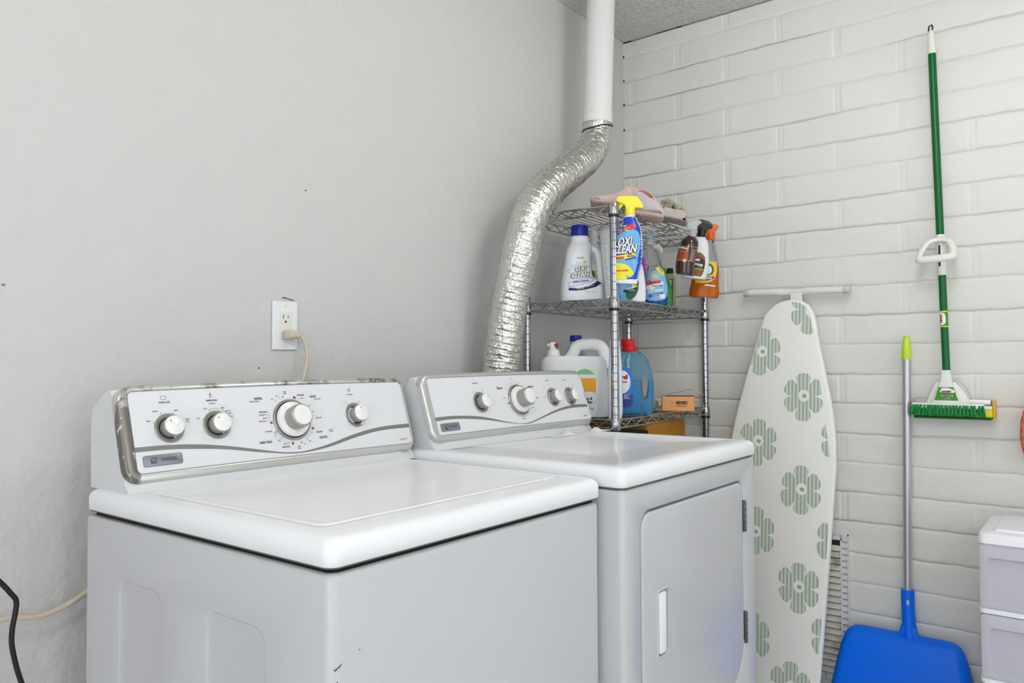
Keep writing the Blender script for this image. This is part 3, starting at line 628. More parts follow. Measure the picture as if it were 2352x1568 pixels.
# ------------------------------------------------------------------ outlet, plug, cords
def wallT(x, z, y=0): return Matrix.Translation((x, y, z)) @ Matrix.Rotation(R(90), 4, 'X')     # local XY -> wall XZ, local Z -> out of the left wall
org = (-1.6825, 0, .0925)
t = thing('wall_outlet', 'white wall outlet plate above the washing machine with a beige plug in its lower socket', 'wall outlet', org)
T = wallT(-1.6825, .0925)
mb = MB(); mb.rbox(-.0362, .0362, -.0595, .0595, 0, .0065, .003, .0045, T=T); mb.build('cover_plate', 'white_plastic', t, org)
mb = MB(); mb.rbox(-.0168, .0168, -.0335, .0335, .006, .0078, .002, .0008, T=T); s_ = mb.build('socket_insert', 'ivory_plastic', t, org)
fm = lambda a, b, d: (-1.6825 + a, -.0078 - d, .0925 + b)
decal('socket_slot', poly([(-.0083, .017), (-.0063, .017), (-.0063, .026), (-.0083, .026)]) + poly([(.0055, .018), (.0070, .018), (.0070, .0255), (.0055, .0255)]) + poly(ell(-.0005, .0095, .0026, .0030, 14)), 'slot_dark', s_, fm, .0003, None, org)
for zz in (.0485, -.0485):
    mb = MB(); mb.lathe([(.0034, .006), (.0032, .0074), (.0001, .0076)], 16, T=T @ Matrix.Translation((0, zz, 0))); mb.build('screw', 'ivory_plastic', t, org)
org = (-1.681, -.008, .068)
t = thing('power_cord', 'beige power cord plugged into the wall outlet, hanging behind the washing machine', 'power cord', org)
mb = MB(); mb.rbox(-1.6935, -1.668, -.030, -.0080, .058, .080, .006, .004); mb.rbox(-1.690, -1.672, -.0325, -.029, .063, .078, .004, .0015)
mb.tube([(-1.672, -.021, .069), (-1.656, -.022, .0685)], [.0085, .0075], 14); mb.build('plug', 'beige_rubber', t, org)
mb = MB(); mb.tube(spline([(-1.658, -.022, .0688), (-1.648, -.024, .065), (-1.640, -.028, .045), (-1.640, -.034, .015), (-1.651, -.040, -.020), (-1.664, -.045, -.05), (-1.69, -.05, -.12), (-1.72, -.05, -.3), (-1.72, -.05, -.8)], 8), .0047, 12); mb.build('cord', 'beige_rubber', t, org)
mb = MB(); mb.tube(spline([(-2.75, -.045, -.30), (-2.5, -.045, -.42), (-2.36, -.045, -.452), (-2.292, -.045, -.4465), (-2.2400, -.045, -.456), (-2.20, -.045, -.4505), (-2.155, -.045, -.432), (-2.08, -.045, -.39), (-1.98, -.045, -.33), (-1.9, -.045, -.31)], 10), .0053, 12)
tag(mb.build('power_cord', 'beige_rubber', None, (-2.3, -.045, -.45)), 'beige cord sagging along the left wall beside the washing machine', 'power cord')
mb = MB(); mb.tube(spline([(-2.42, -.15, -.26), (-2.345, -.15, -.345), (-2.320, -.15, -.378), (-2.3125, -.15, -.392), (-2.3135, -.15, -.41), (-2.3180, -.15, -.438), (-2.317, -.15, -.470), (-2.3030, -.15, -.529), (-2.27, -.15, -.62), (-2.25, -.13, -.85), (-2.26, -.12, -1.10), (-2.30, -.12, -1.144), (-2.40, -.12, -1.145)], 10), .0042, 12)
tag(mb.build('power_cord', 'black_rubber', None, (-2.31, -.15, -.4)), 'black cord hanging down at the left edge in front of the beige cord', 'power cord')

# ------------------------------------------------------------------ vent pipe and foil duct
org = (-.507, -.178, .84)
t = thing('vent_pipe', 'white painted vent pipe running up from the foil duct to the ceiling', 'vent pipe', org)
top, bot = Vector((-.486, -.186, CZ)), Vector((-.507, -.178, .838))
mb = MB(); mb.tube([bot, bot + (top - bot) * .02, bot + (top - bot) * .5, top], [.0520, .0505, .0500, .0500], 48); mb.build('pipe', 'pipe_white', t, org)
mb = MB(); mb.tube([bot + (top - bot) * .002, bot + (top - bot) * .10], [.0532, .0515], 48, caps=False); mb.build('tape', 'pipe_white', t, org)
vd = Vector((-.81, -.585, 0)); sd = Vector((-.585, .81, 0)) * -1
o1 = vd * .0495 + sd * .006
mb = MB(); mb.tube([bot + o1 + (top - bot) * .1, top + o1], .0012, 6); mb.build('seam', 'pipe_white', t, org)
org = (-.987, -.12, -.5)
t = thing('foil_duct', 'silver ribbed foil duct bending down from the white vent pipe to behind the dryer', 'duct', org)
path = spline([(-.507, -.178, .872), (-.507, -.178, .836), (-.517, -.178, .781), (-.577, -.185, .72), (-.694, -.2, .646), (-.818, -.21, .573), (-.902, -.21, .507), (-.941, -.2, .442), (-.961, -.185, .361), (-.969, -.165, .269), (-.974, -.145, .176), (-.981, -.13, .07), (-.987, -.12, -.023), (-.99, -.12, -.2), (-.99, -.12, -.5)], 40)
L = [0]
for a, b in zip(path, path[1:]): L.append(L[-1] + (b - a).length)
step = .0027; N = int(L[-1] / step); P2 = []; k = 0
for i in range(N):
    d = i * step
    while L[k + 1] < d: k += 1
    P2.append(path[k].lerp(path[k + 1], (d - L[k]) / (L[k + 1] - L[k])))
seg = 72; loops = []; t0 = (P2[1] - P2[0]).normalized(); nx = Vector((1, 0, 0)); prev = t0
for i, p in enumerate(P2):
    tg = (P2[min(i + 2, N - 1)] - P2[max(i - 2, 0)]).normalized(); nx = prev.rotation_difference(tg) @ nx; nx = (nx - tg * nx.dot(tg)).normalized(); ny = tg.cross(nx); prev = tg
    d = i * step; base = .0505 if d < .05 else min(.0575, .0505 + (d - .05) * .045)
    ring = []
    for j in range(seg):
        a = 2 * math.pi * j / seg
        ph = (d - .0 + a / (2 * math.pi) * .0195) / .0195; fr = ph - math.floor(ph)
        rg = (math.exp(-((fr - .5) / .13) ** 2)) * .0032 - .0012 * math.sin(math.pi * fr)
        if d < .05: rg *= .3
        q = Vector((math.cos(a) * 2.2, math.sin(a) * 2.2, d * 55)); q2 = Vector((math.cos(a) * 7, math.sin(a) * 7, d * 130))
        cr = noise.noise(q) * .0018 + noise.noise(q2) * .0011
        ring.append(p + (nx * math.cos(a) + ny * math.sin(a)) * (base + rg + cr))
    loops.append(ring)
mb = MB(); mb.loft(loops, caps=(False, False)); mb.build('duct_sleeve', 'foil', t, org, sharp=70)
mb = MB(); ctr = Vector((-.5075, -.178, .822))
mb.tube([ctr + Vector((.0535 * math.cos(a), .0535 * math.sin(a), .010 * math.sin(a + 2.2) + .0012 * math.sin(5 * a))) for a in [2 * math.pi * k / 48 for k in range(48)]], .0021, 8, closed=True); mb.build('clamp_band', 'dark_band', t, org)

# ------------------------------------------------------------------ wire shelving
RC, RA, RWd, RD = (-.404, -.214), R(2.7), .746, .325
org = (RC[0], RC[1], -H)
rack = thing('wire_shelving_unit', 'chrome wire shelving unit in the corner beside the dryer, crowded with cleaning bottles', 'shelving unit', org, (0, 0, RA))
LV = [.4835, .1945, -.1785, -.72]
for sx in (-1, 1):
    for sy in (-1, 1):
        px_, py_ = sx * RWd / 2, sy * RD / 2; T = Matrix.Translation((px_, py_, 0)); z = .0; pr = [(.0001, 0), (.0127, 0)]
        while z < H + .47:
            z += .0254; pr += [(.0127, z - .0024), (.0114, z - .0014), (.0114, z - .0008), (.0127, z + .0002)]
        pr += [(.0127, H + .4885), (.0105, H + .4900), (.0001, H + .4900)]
        mb = MB(); mb.lathe(pr, 20, T=T); po = mb.build('post', 'chrome', rack, sharp=25)
        for lv in LV:
            zc = H + lv
            mb = MB(); mb.lathe([(.0129, zc - .030), (.0158, zc - .030), (.0168, zc - .028), (.0160, zc + .004), (.0150, zc + .0055), (.0128, zc + .0055)], 24, T=T); mb.build('collar', 'chrome', po)
            mb = MB(); mb.lathe([(.0129, zc - .0375), (.0163, zc - .0375), (.0163, zc - .030), (.0129, zc - .030)], 24, T=T); mb.build('plastic_sleeve', 'black_plastic', po)
def zig(mb, p, q, h, per, r, ri=.0019, j0=.03):
    p, q = Vector(p), Vector(q); L_ = (q - p).length; d = (q - p) / L_; n_ = int((L_ - 2 * j0) / per); pts = []
    per = (L_ - 2 * j0) / n_
    for k in range(2 * n_ + 1): pts.append(p + d * (j0 + per * k / 2) + Vector((0, 0, -h if k % 2 else 0)))
    o2 = []
    for k, a in enumerate(pts):
        if 0 < k < len(pts) - 1: o2 += [a.lerp(pts[k - 1], .06), a.lerp(pts[k + 1], .06)]
        else: o2.append(a)
    mb.tube(o2, ri, 6)
for lv in LV:
    zc = H + lv; mb = MB(); a, b = RWd / 2, RD / 2
    for s_ in (-1, 1):
        for zz in (0, -.0245):
            mb.tube([(-a + .012, s_ * b, zc + zz), (a - .012, s_ * b, zc + zz)], .0030, 10); mb.tube([(s_ * a, -b + .012, zc + zz), (s_ * a, b - .012, zc + zz)], .0030, 10)
        zig(mb, (-a, s_ * b, zc - .002), (a, s_ * b, zc - .002), .0205, .072, 0, .0023); zig(mb, (s_ * a, -b, zc - .002), (s_ * a, b, zc - .002), .0205, .052, 0, .0023)
    for k in (-1, 1):
        x = k * a / 3
        for zz in (-.0045, -.0245): mb.tube([(x, -b, zc + zz), (x, b, zc + zz)], .0024, 8)
        zig(mb, (x, -b, zc - .006), (x, b, zc - .006), .0175, .060, 0, .0019)
    nW = 13
    for k in range(1, nW):
        y = -b + RD * k / nW; mb.tube([(-a, y, zc - .0018), (a, y, zc - .0018)], .0017, 6)
    mb.build('shelf', 'chrome_wire', rack)

# ------------------------------------------------------------------ bottles
class Bottle:
    """stands at its base centre, local X to the right, local -Y towards the viewer; secs: (z, xmin, xmax, halfdepth)"""
    def __init__(s, secs, n=2.6): s.s = sorted(secs); s.n = n
    def at(s, z):
        q = s.s; z = min(max(z, q[0][0]), q[-1][0])
        for a, b in zip(q, q[1:]):
            if a[0] <= z <= b[0]:
                t = (z - a[0]) / max(b[0] - a[0], 1e-9); return [a[i] + (b[i] - a[i]) * t for i in (1, 2, 3)]
        return q[-1][1:]
    def map(s, u, z, d=0):
        x0, x1, h = s.at(z); c = (x0 + x1) / 2; w_ = (x1 - x0) / 2; k = min(1, abs((u - c) / w_)); u2 = u if k < 1 else c + (w_ if u > c else -w_)
        return (u2, -h * (1 - k ** s.n) ** (1 / s.n) - d, z)
    def mesh(s, mb=None, seg=36, z0=None, z1=None, mi=0, grow=0, caps=(True, True), smooth=3):
        mb = mb or MB(); zs = [q[0] for q in s.s]; z0 = zs[0] if z0 is None else z0; z1 = zs[-1] if z1 is None else z1
        lv = sorted(set([z0, z1] + [z for z in zs if z0 < z < z1])); loops = []
        for z in lv:
            x0, x1, h = s.at(z); c = (x0 + x1) / 2; w_ = (x1 - x0) / 2 + grow; hh = h + grow; e = 2 / s.n; lp = []
            for k in range(seg):
                a = 2 * math.pi * k / seg; ca, sa = math.cos(a), math.sin(a)
                lp.append((c + w_ * math.copysign(abs(ca) ** e, ca), hh * math.copysign(abs(sa) ** e, sa), z))
            loops.append(lp)
        mb.loft(loops, caps=caps); return mb
def dense(secs, k=4):
    """smooth a list of sections"""
    q = sorted(secs); P = spline([Vector(a[:3]) for a in q], k); hs = spline([Vector((a[3], a[0], 0)) for a in q], k)
    o = []; lz = -9
    for a, b in zip(P, hs):
        if a[0] > lz + 1e-5: o.append((a[0], a[1], a[2], max(b[0], .0005))); lz = a[0]
    return o
def sc(px0, py0, s, tilt=0):
    c, n = math.cos(R(tilt)), math.sin(R(tilt))
    def f(px, py): du, dz = (px - px0) / s, (py0 - py) / s; return (du * c - dz * n, du * n + dz * c)
    return f
def secs(f, rows, hd):
    """rows: (y, left, right) measured on the picture, hd: half depth or function of the width"""
    o = []
    for py, l, r in rows:
        a, b = f(l, py), f(r, py); o.append(((a[1] + b[1]) / 2, a[0], b[0], hd(b[0] - a[0]) if callable(hd) else hd))
    return o
def place(name, label, x, y, z, th, tilt=0, cat='bottle', group=None):
    return thing(name, label, cat, (x, y, z), (0, R(tilt), th), group)
def pl(f, pts): return [f(*p) for p in pts]
def lathe_at(mb, f, rows, seg=28, y=0, grow=0):
    """round section stack on the bottle's axis from rows (y,left,right)"""
    L_ = []
    for py, l, r in rows:
        a, b = f(l, py), f(r, py); c = ((a[0] + b[0]) / 2); rr = (b[0] - a[0]) / 2; zz = (a[1] + b[1]) / 2
        L_.append([(c + rr * math.cos(2 * math.pi * k / seg), y + rr * math.sin(2 * math.pi * k / seg), zz) for k in range(seg)])
    mb.loft(L_); return mb

# --- white stain remover jug with blue cap (middle shelf, left)
f = sc(1336, 694, 696)
t = place('detergent_bottle', 'white handled detergent bottle with a blue screw cap, at the left of the middle shelf', -.68, -.218, .1965, -1.001)
B = Bottle(dense(secs(f, [(694, 1292, 1383), (691, 1289, 1386), (676, 1288, 1387), (655, 1289, 1386), (646, 1289.5, 1378), (637, 1291, 1364), (624, 1293, 1360), (610, 1296, 1358), (590, 1299, 1357), (576, 1301, 1359), (566, 1305, 1361), (558, 1310, 1357), (551, 1311.5, 1354.5), (545, 1311.5, 1353.5), (541, 1314, 1351)], lambda w_: min(.044, w_ * .46)), 3), 2.5)
B.mesh().build('body', 'white_bottle', t)
mb = MB(); mb.tube(spline([(f(a, b)[0], 0, f(a, b)[1]) for a, b in ((1350, 568), (1365, 571), (1374, 583), (1377.5, 605), (1379, 628), (1380, 648), (1374, 662))], 6), .0100, 14, squash=1.15); mb.build('handle', 'white_bottle', t)
mb = MB(); pr = []; a = f(1336, 541)[1]; b = f(1336, 516.5)[1]; c0 = f(1332.5, 0)[0]
lp = []
for zz, rr in ((a - .001, .0275), (a + .002, .0288), (b - .006, .0280), (b - .0015, .0268), (b, .024)):
    lp.append([(c0 + (rr + (.0005 if k % 2 else 0)) * math.cos(2 * math.pi * k / 60), (rr + (.0005 if k % 2 else 0)) * math.sin(2 * math.pi * k / 60), zz) for k in range(60)])
mb.loft(lp); mb.build('cap', 'cap_blue', t)
lab = decal('label', poly(pl(f, sp2([(1315, 585), (1322, 581), (1336, 580), (1352, 583), (1360, 600), (1364, 632), (1374, 645), (1378, 652), (1379, 685), (1300, 686), (1303, 640), (1309, 610), (1315, 585)], 4))), 'label_white', t, B.map, .0005, .008)
tr = []
for k in range(19):
    a = R(12 + k * 8.6); r0, r1 = 24 + (k % 2) * 3, 31 + (k % 3) * 2; cx, cy = 1335, 634; tr += line2(pl(f, [(cx + r0 * math.cos(a), cy - r0 * .9 * math.sin(a)), (cx + r1 * math.cos(a), cy - r1 * .9 * math.sin(a))]), .0028)
decal('burst', tr, 'burst_blue', lab, B.map, .0009, .008)
def words(par, mapf, lst, d=.0016, step=.006):
    """lst: (text, x, y, cap, width factor, shear, rot, bold, material)"""
    by = {}
    for i, q in enumerate(lst): by.setdefault((q[8], q[9] if len(q) > 9 else 0), []).append(q)
    for (m_, lay), qs in by.items():
        tr = []
        for q in qs: tr += text(*q[:8])
        decal('lettering', tr, m_, par, mapf, d + lay, step)
X = lambda px, py: f(px, py)
words(lab, B.map, [('OXI', *X(1334.5, 619.8), .0180, .80, .2, .11, .0038, 'lime_text', -.0004), ('CLEAN', *X(1332.5, 634.2), .0180, .72, .2, .11, .0038, 'lime_text', -.0004),
      ('OXI', *X(1334.5, 619.8), .0180, .80, .2, .11, .0028, 'navy', .0), ('CLEAN', *X(1332.5, 634.2), .0180, .72, .2, .11, .0028, 'navy', .0),
      ('OXI', *X(1334.7, 619.5), .0176, .80, .2, .11, .0009, 'label_white', .0005), ('CLEAN', *X(1332.7, 633.9), .0176, .72, .2, .11, .0009, 'label_white', .0005),
      ('COLORS', *X(1334, 594.5), .0045, 1, 0, .02, .0001, 'ink', 0), ('White Revive', *X(1335, 648), .0072, .92, .15, .13, .0004, 'oxi_blue', .0004),
      ('50 FL OZ (1.56 QT) 1.47 L', *X(1357, 672), .0026, .9, 0, 0, 0, 'ink', 0)])
decal('ribbon', poly(pl(f, [(1307, 662), (1330, 664), (1352, 659), (1366, 652), (1372, 646), (1382, 652), (1368, 661), (1345, 667), (1325, 669), (1307, 668)])), 'navy', lab, B.map, .0011, .008)
words(lab, B.map, [('40% MORE', *X(1334, 664), .0040, .9, .2, .12, .0004, 'lime_text', .0006), ('Whitening Power', *X(1356, 658.5), .0032, .8, .2, .25, .0001, 'label_white', .0006)])
decal('outline', line2(pl(f, sp2([(1308, 657), (1308, 650), (1330, 645), (1355, 639), (1361, 641), (1361, 647), (1335, 655), (1310, 660), (1308, 657)], 4)), .0010), 'oxi_blue', lab, B.map, .0012, .008)
decal('leaf_mark', poly(pl(f, ell(1344.5, 603.5, 4, 3.4, 14))), 'lime_text', lab, B.map, .0012, .008)

# --- plain white bottle behind it
f = sc(1366, 700, 667)
t = place('detergent_bottle', 'slim white bottle with a green label, standing behind the blue-capped white one', -.56, -.194, .1965, -1.018)
B = Bottle(dense(secs(f, [(700, 1347, 1385), (697, 1344, 1388), (640, 1344, 1388), (590, 1347, 1385), (572, 1354, 1378), (560, 1358, 1373), (552, 1359, 1373)], lambda w_: w_ * .42), 3), 2.3)
B.mesh().build('body', 'white_bottle', t)
mb = MB(); lathe_at(mb, f, [(553, 1358, 1374), (552, 1357.5, 1374.5), (531, 1358.5, 1373.5), (529.5, 1360, 1372)]); mb.build('cap', 'white_plastic', t)
lab = decal('label', poly(pl(f, [(1346, 622), (1386, 622), (1386, 680), (1346, 680)])), 'lime_text', t, B.map, .0006, .008)
decal('emblem', poly(pl(f, ell(1361, 632, 6, 9))), 'navy', lab, B.map, .0012, .008)

# --- leaning wipes canister behind the front post
f = sc(1407, 692, 706, -4.5)
t = place('spray_can', 'tall grey-white can with a pale blue label, leaning behind the front chrome post', -.646, -.316, .1975, -1.037, -4.5)
mb = MB(); lathe_at(mb, f, [(692, 1393, 1421), (690, 1391.5, 1421.5), (568, 1381.5, 1418), (566, 1381, 1417), (546, 1379, 1416), (535, 1378, 1414.5), (527, 1380.5, 1412), (522, 1386, 1407), (521, 1392, 1401)]); mb.build('can_body', 'can_grey', t)
B = Bottle(secs(f, [(692, 1391, 1421), (566, 1381, 1417)], .0235), 2)
lab = decal('label', poly(pl(f, [(1383, 560), (1415, 557), (1419, 650), (1392, 652)])), 'label_pale_blue', t, B.map, .0014, .006)
decal('text_panel', poly(pl(f, [(1381, 566), (1396, 563), (1404, 686), (1393, 686)])), 'label_white', lab, B.map, .0020, .006)
tr = []
for k in range(22): y_ = 570 + k * 5.2; x_ = 1384.5 + (y_ - 566) * .083; tr += line2(pl(f, [(x_, y_), (x_ + 6 + (k * 7 % 4), y_ - 1)]), .0016)
decal('small_print', tr, 'ink_light', lab, B.map, .0024, .006)

# --- white bottle with blue-green label
f = sc(1448, 693, 699)
t = place('cleaner_bottle', 'white cream-cleaner bottle with a blue and dark green label, below the yellow trigger', -.59, -.352, .1965, -1.064)
B = Bottle(dense(secs(f, [(693, 1417, 1478), (690, 1414, 1481), (670, 1413, 1482), (640, 1415, 1480), (615, 1420, 1476), (596, 1427, 1470), (580, 1435, 1461), (568, 1438, 1458), (560, 1439, 1457)], lambda w_: min(.027, w_ * .42)), 3), 2.4)
B.mesh().build('body', 'white_bottle', t)
mb = MB(); lathe_at(mb, f, [(562, 1437, 1459), (560, 1436, 1460), (542, 1438, 1458), (540.5, 1440, 1456)]); mb.build('cap', 'white_plastic', t)
lab = decal('label', poly(pl(f, [(1414, 650), (1450, 648), (1452, 690), (1414, 690)])), 'sky_blue', t, B.map, .0006, .008)
decal('label_edge', poly(pl(f, [(1416, 655), (1436, 655), (1436, 676), (1416, 676)])), 'glassex_blue', lab, B.map, .0009, .008)
decal('green_band', poly(pl(f, sp2([(1436, 672), (1448, 668), (1460, 655), (1463, 640), (1466, 650), (1464, 668), (1457, 682), (1446, 688), (1438, 684), (1436, 672)], 4))), 'dark_label_green', lab, B.map, .0012, .008)
decal('yellow_stroke', line2(pl(f, sp2([(1438, 664), (1450, 662), (1464, 658)], 4)), .0030), 'lemon', lab, B.map, .0017, .008)
decal('blue_ribbon', line2(pl(f, sp2([(1431, 669), (1446, 669), (1463, 663)], 4)), .0085), 'navy', lab, B.map, .0015, .008)
words(lab, B.map, [('& Crème', *X(1450, 667.5), .0042, .9, .2, .1, .0003, 'label_white', .0004)])

# --- purple bottle between
f = sc(1484, 703, 648)
t = place('cleaner_bottle', 'purple bottle mostly hidden behind the clear glass-cleaner sprayer', -.373, -.292, .1965, -1.083)
B = Bottle(dense(secs(f, [(703, 1468, 1500), (700, 1466, 1502), (640, 1466, 1502), (624, 1470, 1498), (612, 1477, 1491), (606, 1478, 1490)], lambda w_: w_ * .45), 3), 2.2)
B.mesh().build('body', 'purple', t)
mb = MB(); lathe_at(mb, f, [(608, 1476, 1492), (606, 1475, 1493), (590, 1477, 1491), (588.5, 1479, 1489)]); mb.build('cap', 'purple', t)

# --- clear glass cleaner with blue liquid
f = sc(1507, 701, 659)
t = place('glass_cleaner_bottle', 'clear spray bottle of blue glass cleaner with a red-lettered blue label', -.40, -.346, .1965, -1.096)
rows = [(701, 1484, 1530), (698, 1481, 1533), (680, 1480, 1534.5), (660, 1480, 1534), (640, 1483, 1530), (620, 1487, 1525), (600, 1489, 1519), (580, 1487, 1512), (567, 1486, 1503), (560, 1486, 1500)]
B = Bottle(dense(secs(f, rows, lambda w_: min(.028, w_ * .42)), 3), 2.3)
B.mesh().build('body', 'clear_plastic', t)
mb = B.mesh(z0=.0015, z1=f(0, 684)[1], grow=-.0018); mb.build('liquid', 'blue_liquid', t)
mb = MB(); lathe_at(mb, f, [(562, 1484, 1502), (560, 1483.5, 1502.5), (546, 1485, 1501), (544, 1487, 1499)]); mb.build('nozzle_collar', 'clear_head', t)
mb = MB(); mb.prism(pl(f, sp2([(1486, 546), (1484, 536), (1488, 530), (1496, 528), (1505, 531), (1512, 536), (1508, 540), (1501, 543), (1501, 548), (1486, 548)], 3)), .022, .004); hd = mb.build('spray_head', 'clear_head', t)
mb = MB(); mb.prism(pl(f, [(1497, 533), (1503, 533), (1503, 540), (1497, 540)]), .024, .002); mb.build('nozzle_insert', 'sky_blue', hd)
mb = MB(); mb.prism(pl(f, sp2([(1500, 563), (1512, 560), (1521, 568), (1524, 580), (1518, 582), (1514, 574), (1507, 570), (1501, 572)], 3)), .014, .003); mb.build('trigger', 'clear_head', t)
lab = decal('label', poly(pl(f, sp2([(1481.5, 640), (1486, 630), (1497, 624), (1510, 622), (1522, 628), (1529, 640), (1532.5, 665), (1529, 684), (1520, 690), (1500, 692), (1487, 689), (1481.5, 680), (1481.5, 640)], 4))), 'glassex_blue', t, B.map, .0008, .007)
decal('corner_flash', poly(pl(f, sp2([(1505, 617), (1515, 615), (1526, 626), (1530, 637), (1524, 634), (1513, 624), (1505, 617)], 3))), 'lemon', lab, B.map, .0012, .007)
cr = [(1497, 640), (1494, 632), (1498, 635), (1499, 628), (1502, 634), (1504.5, 627), (1507, 634), (1511, 628), (1510, 635), (1515, 632), (1512, 640)]
decal('crown', poly(pl(f, cr)), 'crown_gold', lab, B.map, .0014, .007)
decal('white_band', poly(pl(f, [(1484, 665), (1484, 657), (1523, 648), (1524, 655), (1505, 660), (1500, 667)])), 'label_white', lab, B.map, .0013, .007)
words(lab, B.map, [('Glassex', *X(1501.5, 649), .0145, .74, .0, .12, .0014, 'red', .0004), ('THE KING OF GLASS', *X(1509, 657.5), .0030, .9, .1, .1, .0003, 'ink_black', .0004),
      ('Glass Cleaner', *X(1505, 668.5), .0085, .78, .1, .14, .0010, 'label_white', .0), ('20% More', *X(1518, 622), .0033, .85, 0, -.7, .0003, 'red', .0004)])
decal('blue_band', line2(pl(f, [(1491, 681), (1522, 674)]), .0075), 'oxi_blue', lab, B.map, .0014, .007)
words(lab, B.map, [('No Streak Formula', *X(1506.5, 677.8), .0038, .75, .1, .2, .0003, 'label_white', .0004)])
decal('code_panel', poly(pl(f, [(1515.5, 677), (1527, 677), (1527, 686), (1515.5, 686)])), 'label_white', lab, B.map, .0016, .007)

# --- green bottle
f = sc(1534, 706, 635)
t = place('cleaner_bottle', 'green bottle half hidden between the glass cleaner and the amber oil bottle', -.281, -.331, .1965, -1.110)
B = Bottle(dense(secs(f, [(705, 1515, 1548), (702, 1513, 1545), (670, 1513, 1544), (660, 1514, 1543), (645, 1516, 1539), (635, 1518, 1533), (628, 1519, 1530)], lambda w_: w_ * .42), 3), 2.3)
B.mesh().build('body', 'green_bottle', t)
mb = MB(); lathe_at(mb, f, [(630, 1518, 1531), (628, 1517, 1532), (616, 1519, 1530), (614.5, 1520, 1529)]); mb.build('cap', 'green_bristle', t)

# --- amber oil bottle with black cap
f = sc(1539, 709.5, 614)
t = place('oil_bottle', 'square amber oil bottle with a black cap and faded label, rightmost on the middle shelf', -.180, -.290, .1965, -1.113)
B = Bottle(secs(f, [(709.5, 1527, 1551), (709, 1526, 1552), (640, 1526, 1552), (635, 1528, 1550), (632, 1532, 1547), (626, 1533, 1546)], lambda w_: min(.016, w_ * .45)), 4.5)
B.mesh().build('body', 'pale_liquid', t)
B.mesh(z0=.002, z1=f(0, 656)[1], grow=-.0012).build('liquid', 'amber_oil', t)
mb = MB(); lathe_at(mb, f, [(627, 1532, 1547), (626, 1531.5, 1547.5), (615.5, 1532, 1547), (614.5, 1533, 1546)]); mb.build('cap', 'black_plastic', t)
lab = decal('label', poly(pl(f, [(1527.5, 642), (1546, 639.5), (1546, 700), (1527.5, 702)])), 'ink_black', t, B.map, .0006, .006)
decal('label_paper', poly(pl(f, [(1528, 644.5), (1543, 642), (1543, 698), (1528, 700)])), 'old_label', lab, B.map, .0010, .006)
tr = []
for k in range(11): tr += line2(pl(f, [(1530, 650 + k * 4.2), (1530 + 7 + (k * 5 % 4), 649.5 + k * 4.2)]), .0014)
decal('small_print', tr, 'ink', lab, B.map, .0013, .006)

# --- hanging: blue and yellow sprayer on the top shelf rim
f = sc(1438, 652, 746, 4.5)
t = place('spray_bottle', 'blue spray bottle with bright yellow trigger, hooked on the top rim by the front post', -.742, -.420, .240, -1.059, 4.5)
rows = [(652, 1408, 1461), (650, 1406, 1463), (640, 1405, 1465.5), (610, 1405, 1472), (585, 1406, 1475.5), (560, 1411, 1476.5), (540, 1419, 1475), (528, 1427, 1473.5), (515, 1430, 1470), (505, 1432, 1465), (499, 1434, 1463)]
B = Bottle(dense(secs(f, rows, lambda w_: min(.026, w_ * .42)), 3), 2.3)
B.mesh().build('body', 'white_bottle', t)
def strip(f, rows, y0, y1, inset=.4):
    q = [r for r in rows if y0 - .01 <= r[0] <= y1 + .01]
    return pl(f, [(l + inset, y) for y, l, r in q] + [(r - inset, y) for y, l, r in q[::-1]])
def rowat(rows, y):
    q = sorted(rows)
    for a, b in zip(q, q[1:]):
        if a[0] <= y <= b[0]: t_ = (y - a[0]) / (b[0] - a[0]); return (y, a[1] + (b[1] - a[1]) * t_, a[2] + (b[2] - a[2]) * t_)
def wrap(f, rows, y0, y1, dy0=0, n=14, ins=0):
    q = [rowat(rows, y0 + (y1 - y0) * k / n) for k in range(n + 1)]
    return pl(f, [(l + ins, y) for y, l, r in q] + [(r - ins, y + dy0) for y, l, r in q[::-1]])
lab = decal('label', poly(wrap(f, rows, 499.5, 643)), 'oxi_blue', t, B.map, .0006, .006)
decal('light_field', poly(pl(f, sp2([(1406, 545), (1420, 530), (1445, 528), (1466, 535), (1472, 560), (1466, 590), (1460, 622), (1446, 640), (1406, 640), (1405, 600), (1406, 545)], 4))), 'sky_blue', lab, B.map, .0010, .006)
tr = []
random.seed(3)
for k in range(46):
    a = R(random.uniform(-60, 200)); r0 = random.uniform(30, 42); r1 = r0 + random.uniform(3, 8); cx, cy = 1436, 575
    x_, y_ = cx + r0 * math.cos(a), cy - r0 * 1.1 * math.sin(a)
    if 1409 < x_ < 1471 and 525 < y_ < 632: tr += line2(pl(f, [(x_, y_), (cx + r1 * math.cos(a) * .95, cy - r1 * 1.1 * math.sin(a) * .95)]), .0013)
decal('burst', tr, 'burst_blue', lab, B.map, .0013, .006)
decal('red_flash', poly(pl(f, [(1434, 524), (1456, 515), (1458, 517), (1460, 529), (1440, 532), (1424, 540), (1420, 541), (1432, 530)])), 'red', lab, B.map, .0014, .006)
decal('yellow_band', poly(pl(f, [(1407, 592), (1440, 586), (1459, 582), (1460, 592), (1440, 597), (1407, 600)])), 'yellow', lab, B.map, .0015, .006)
decal('blue_arrow', poly(pl(f, [(1436, 597), (1458, 592), (1458, 590), (1463, 594), (1458, 598), (1458, 596), (1437, 601)])), 'oxi_blue', lab, B.map, .0017, .006)
decal('shirt_shape', poly(pl(f, sp2([(1407, 610), (1416, 606), (1430, 607), (1445, 614), (1455, 630), (1446, 638), (1439, 633), (1438, 644), (1412, 642), (1407, 642), (1407, 610)], 3))), 'yellow', lab, B.map, .0015, .006)
X = lambda px, py: f(px, py)
kk = .085
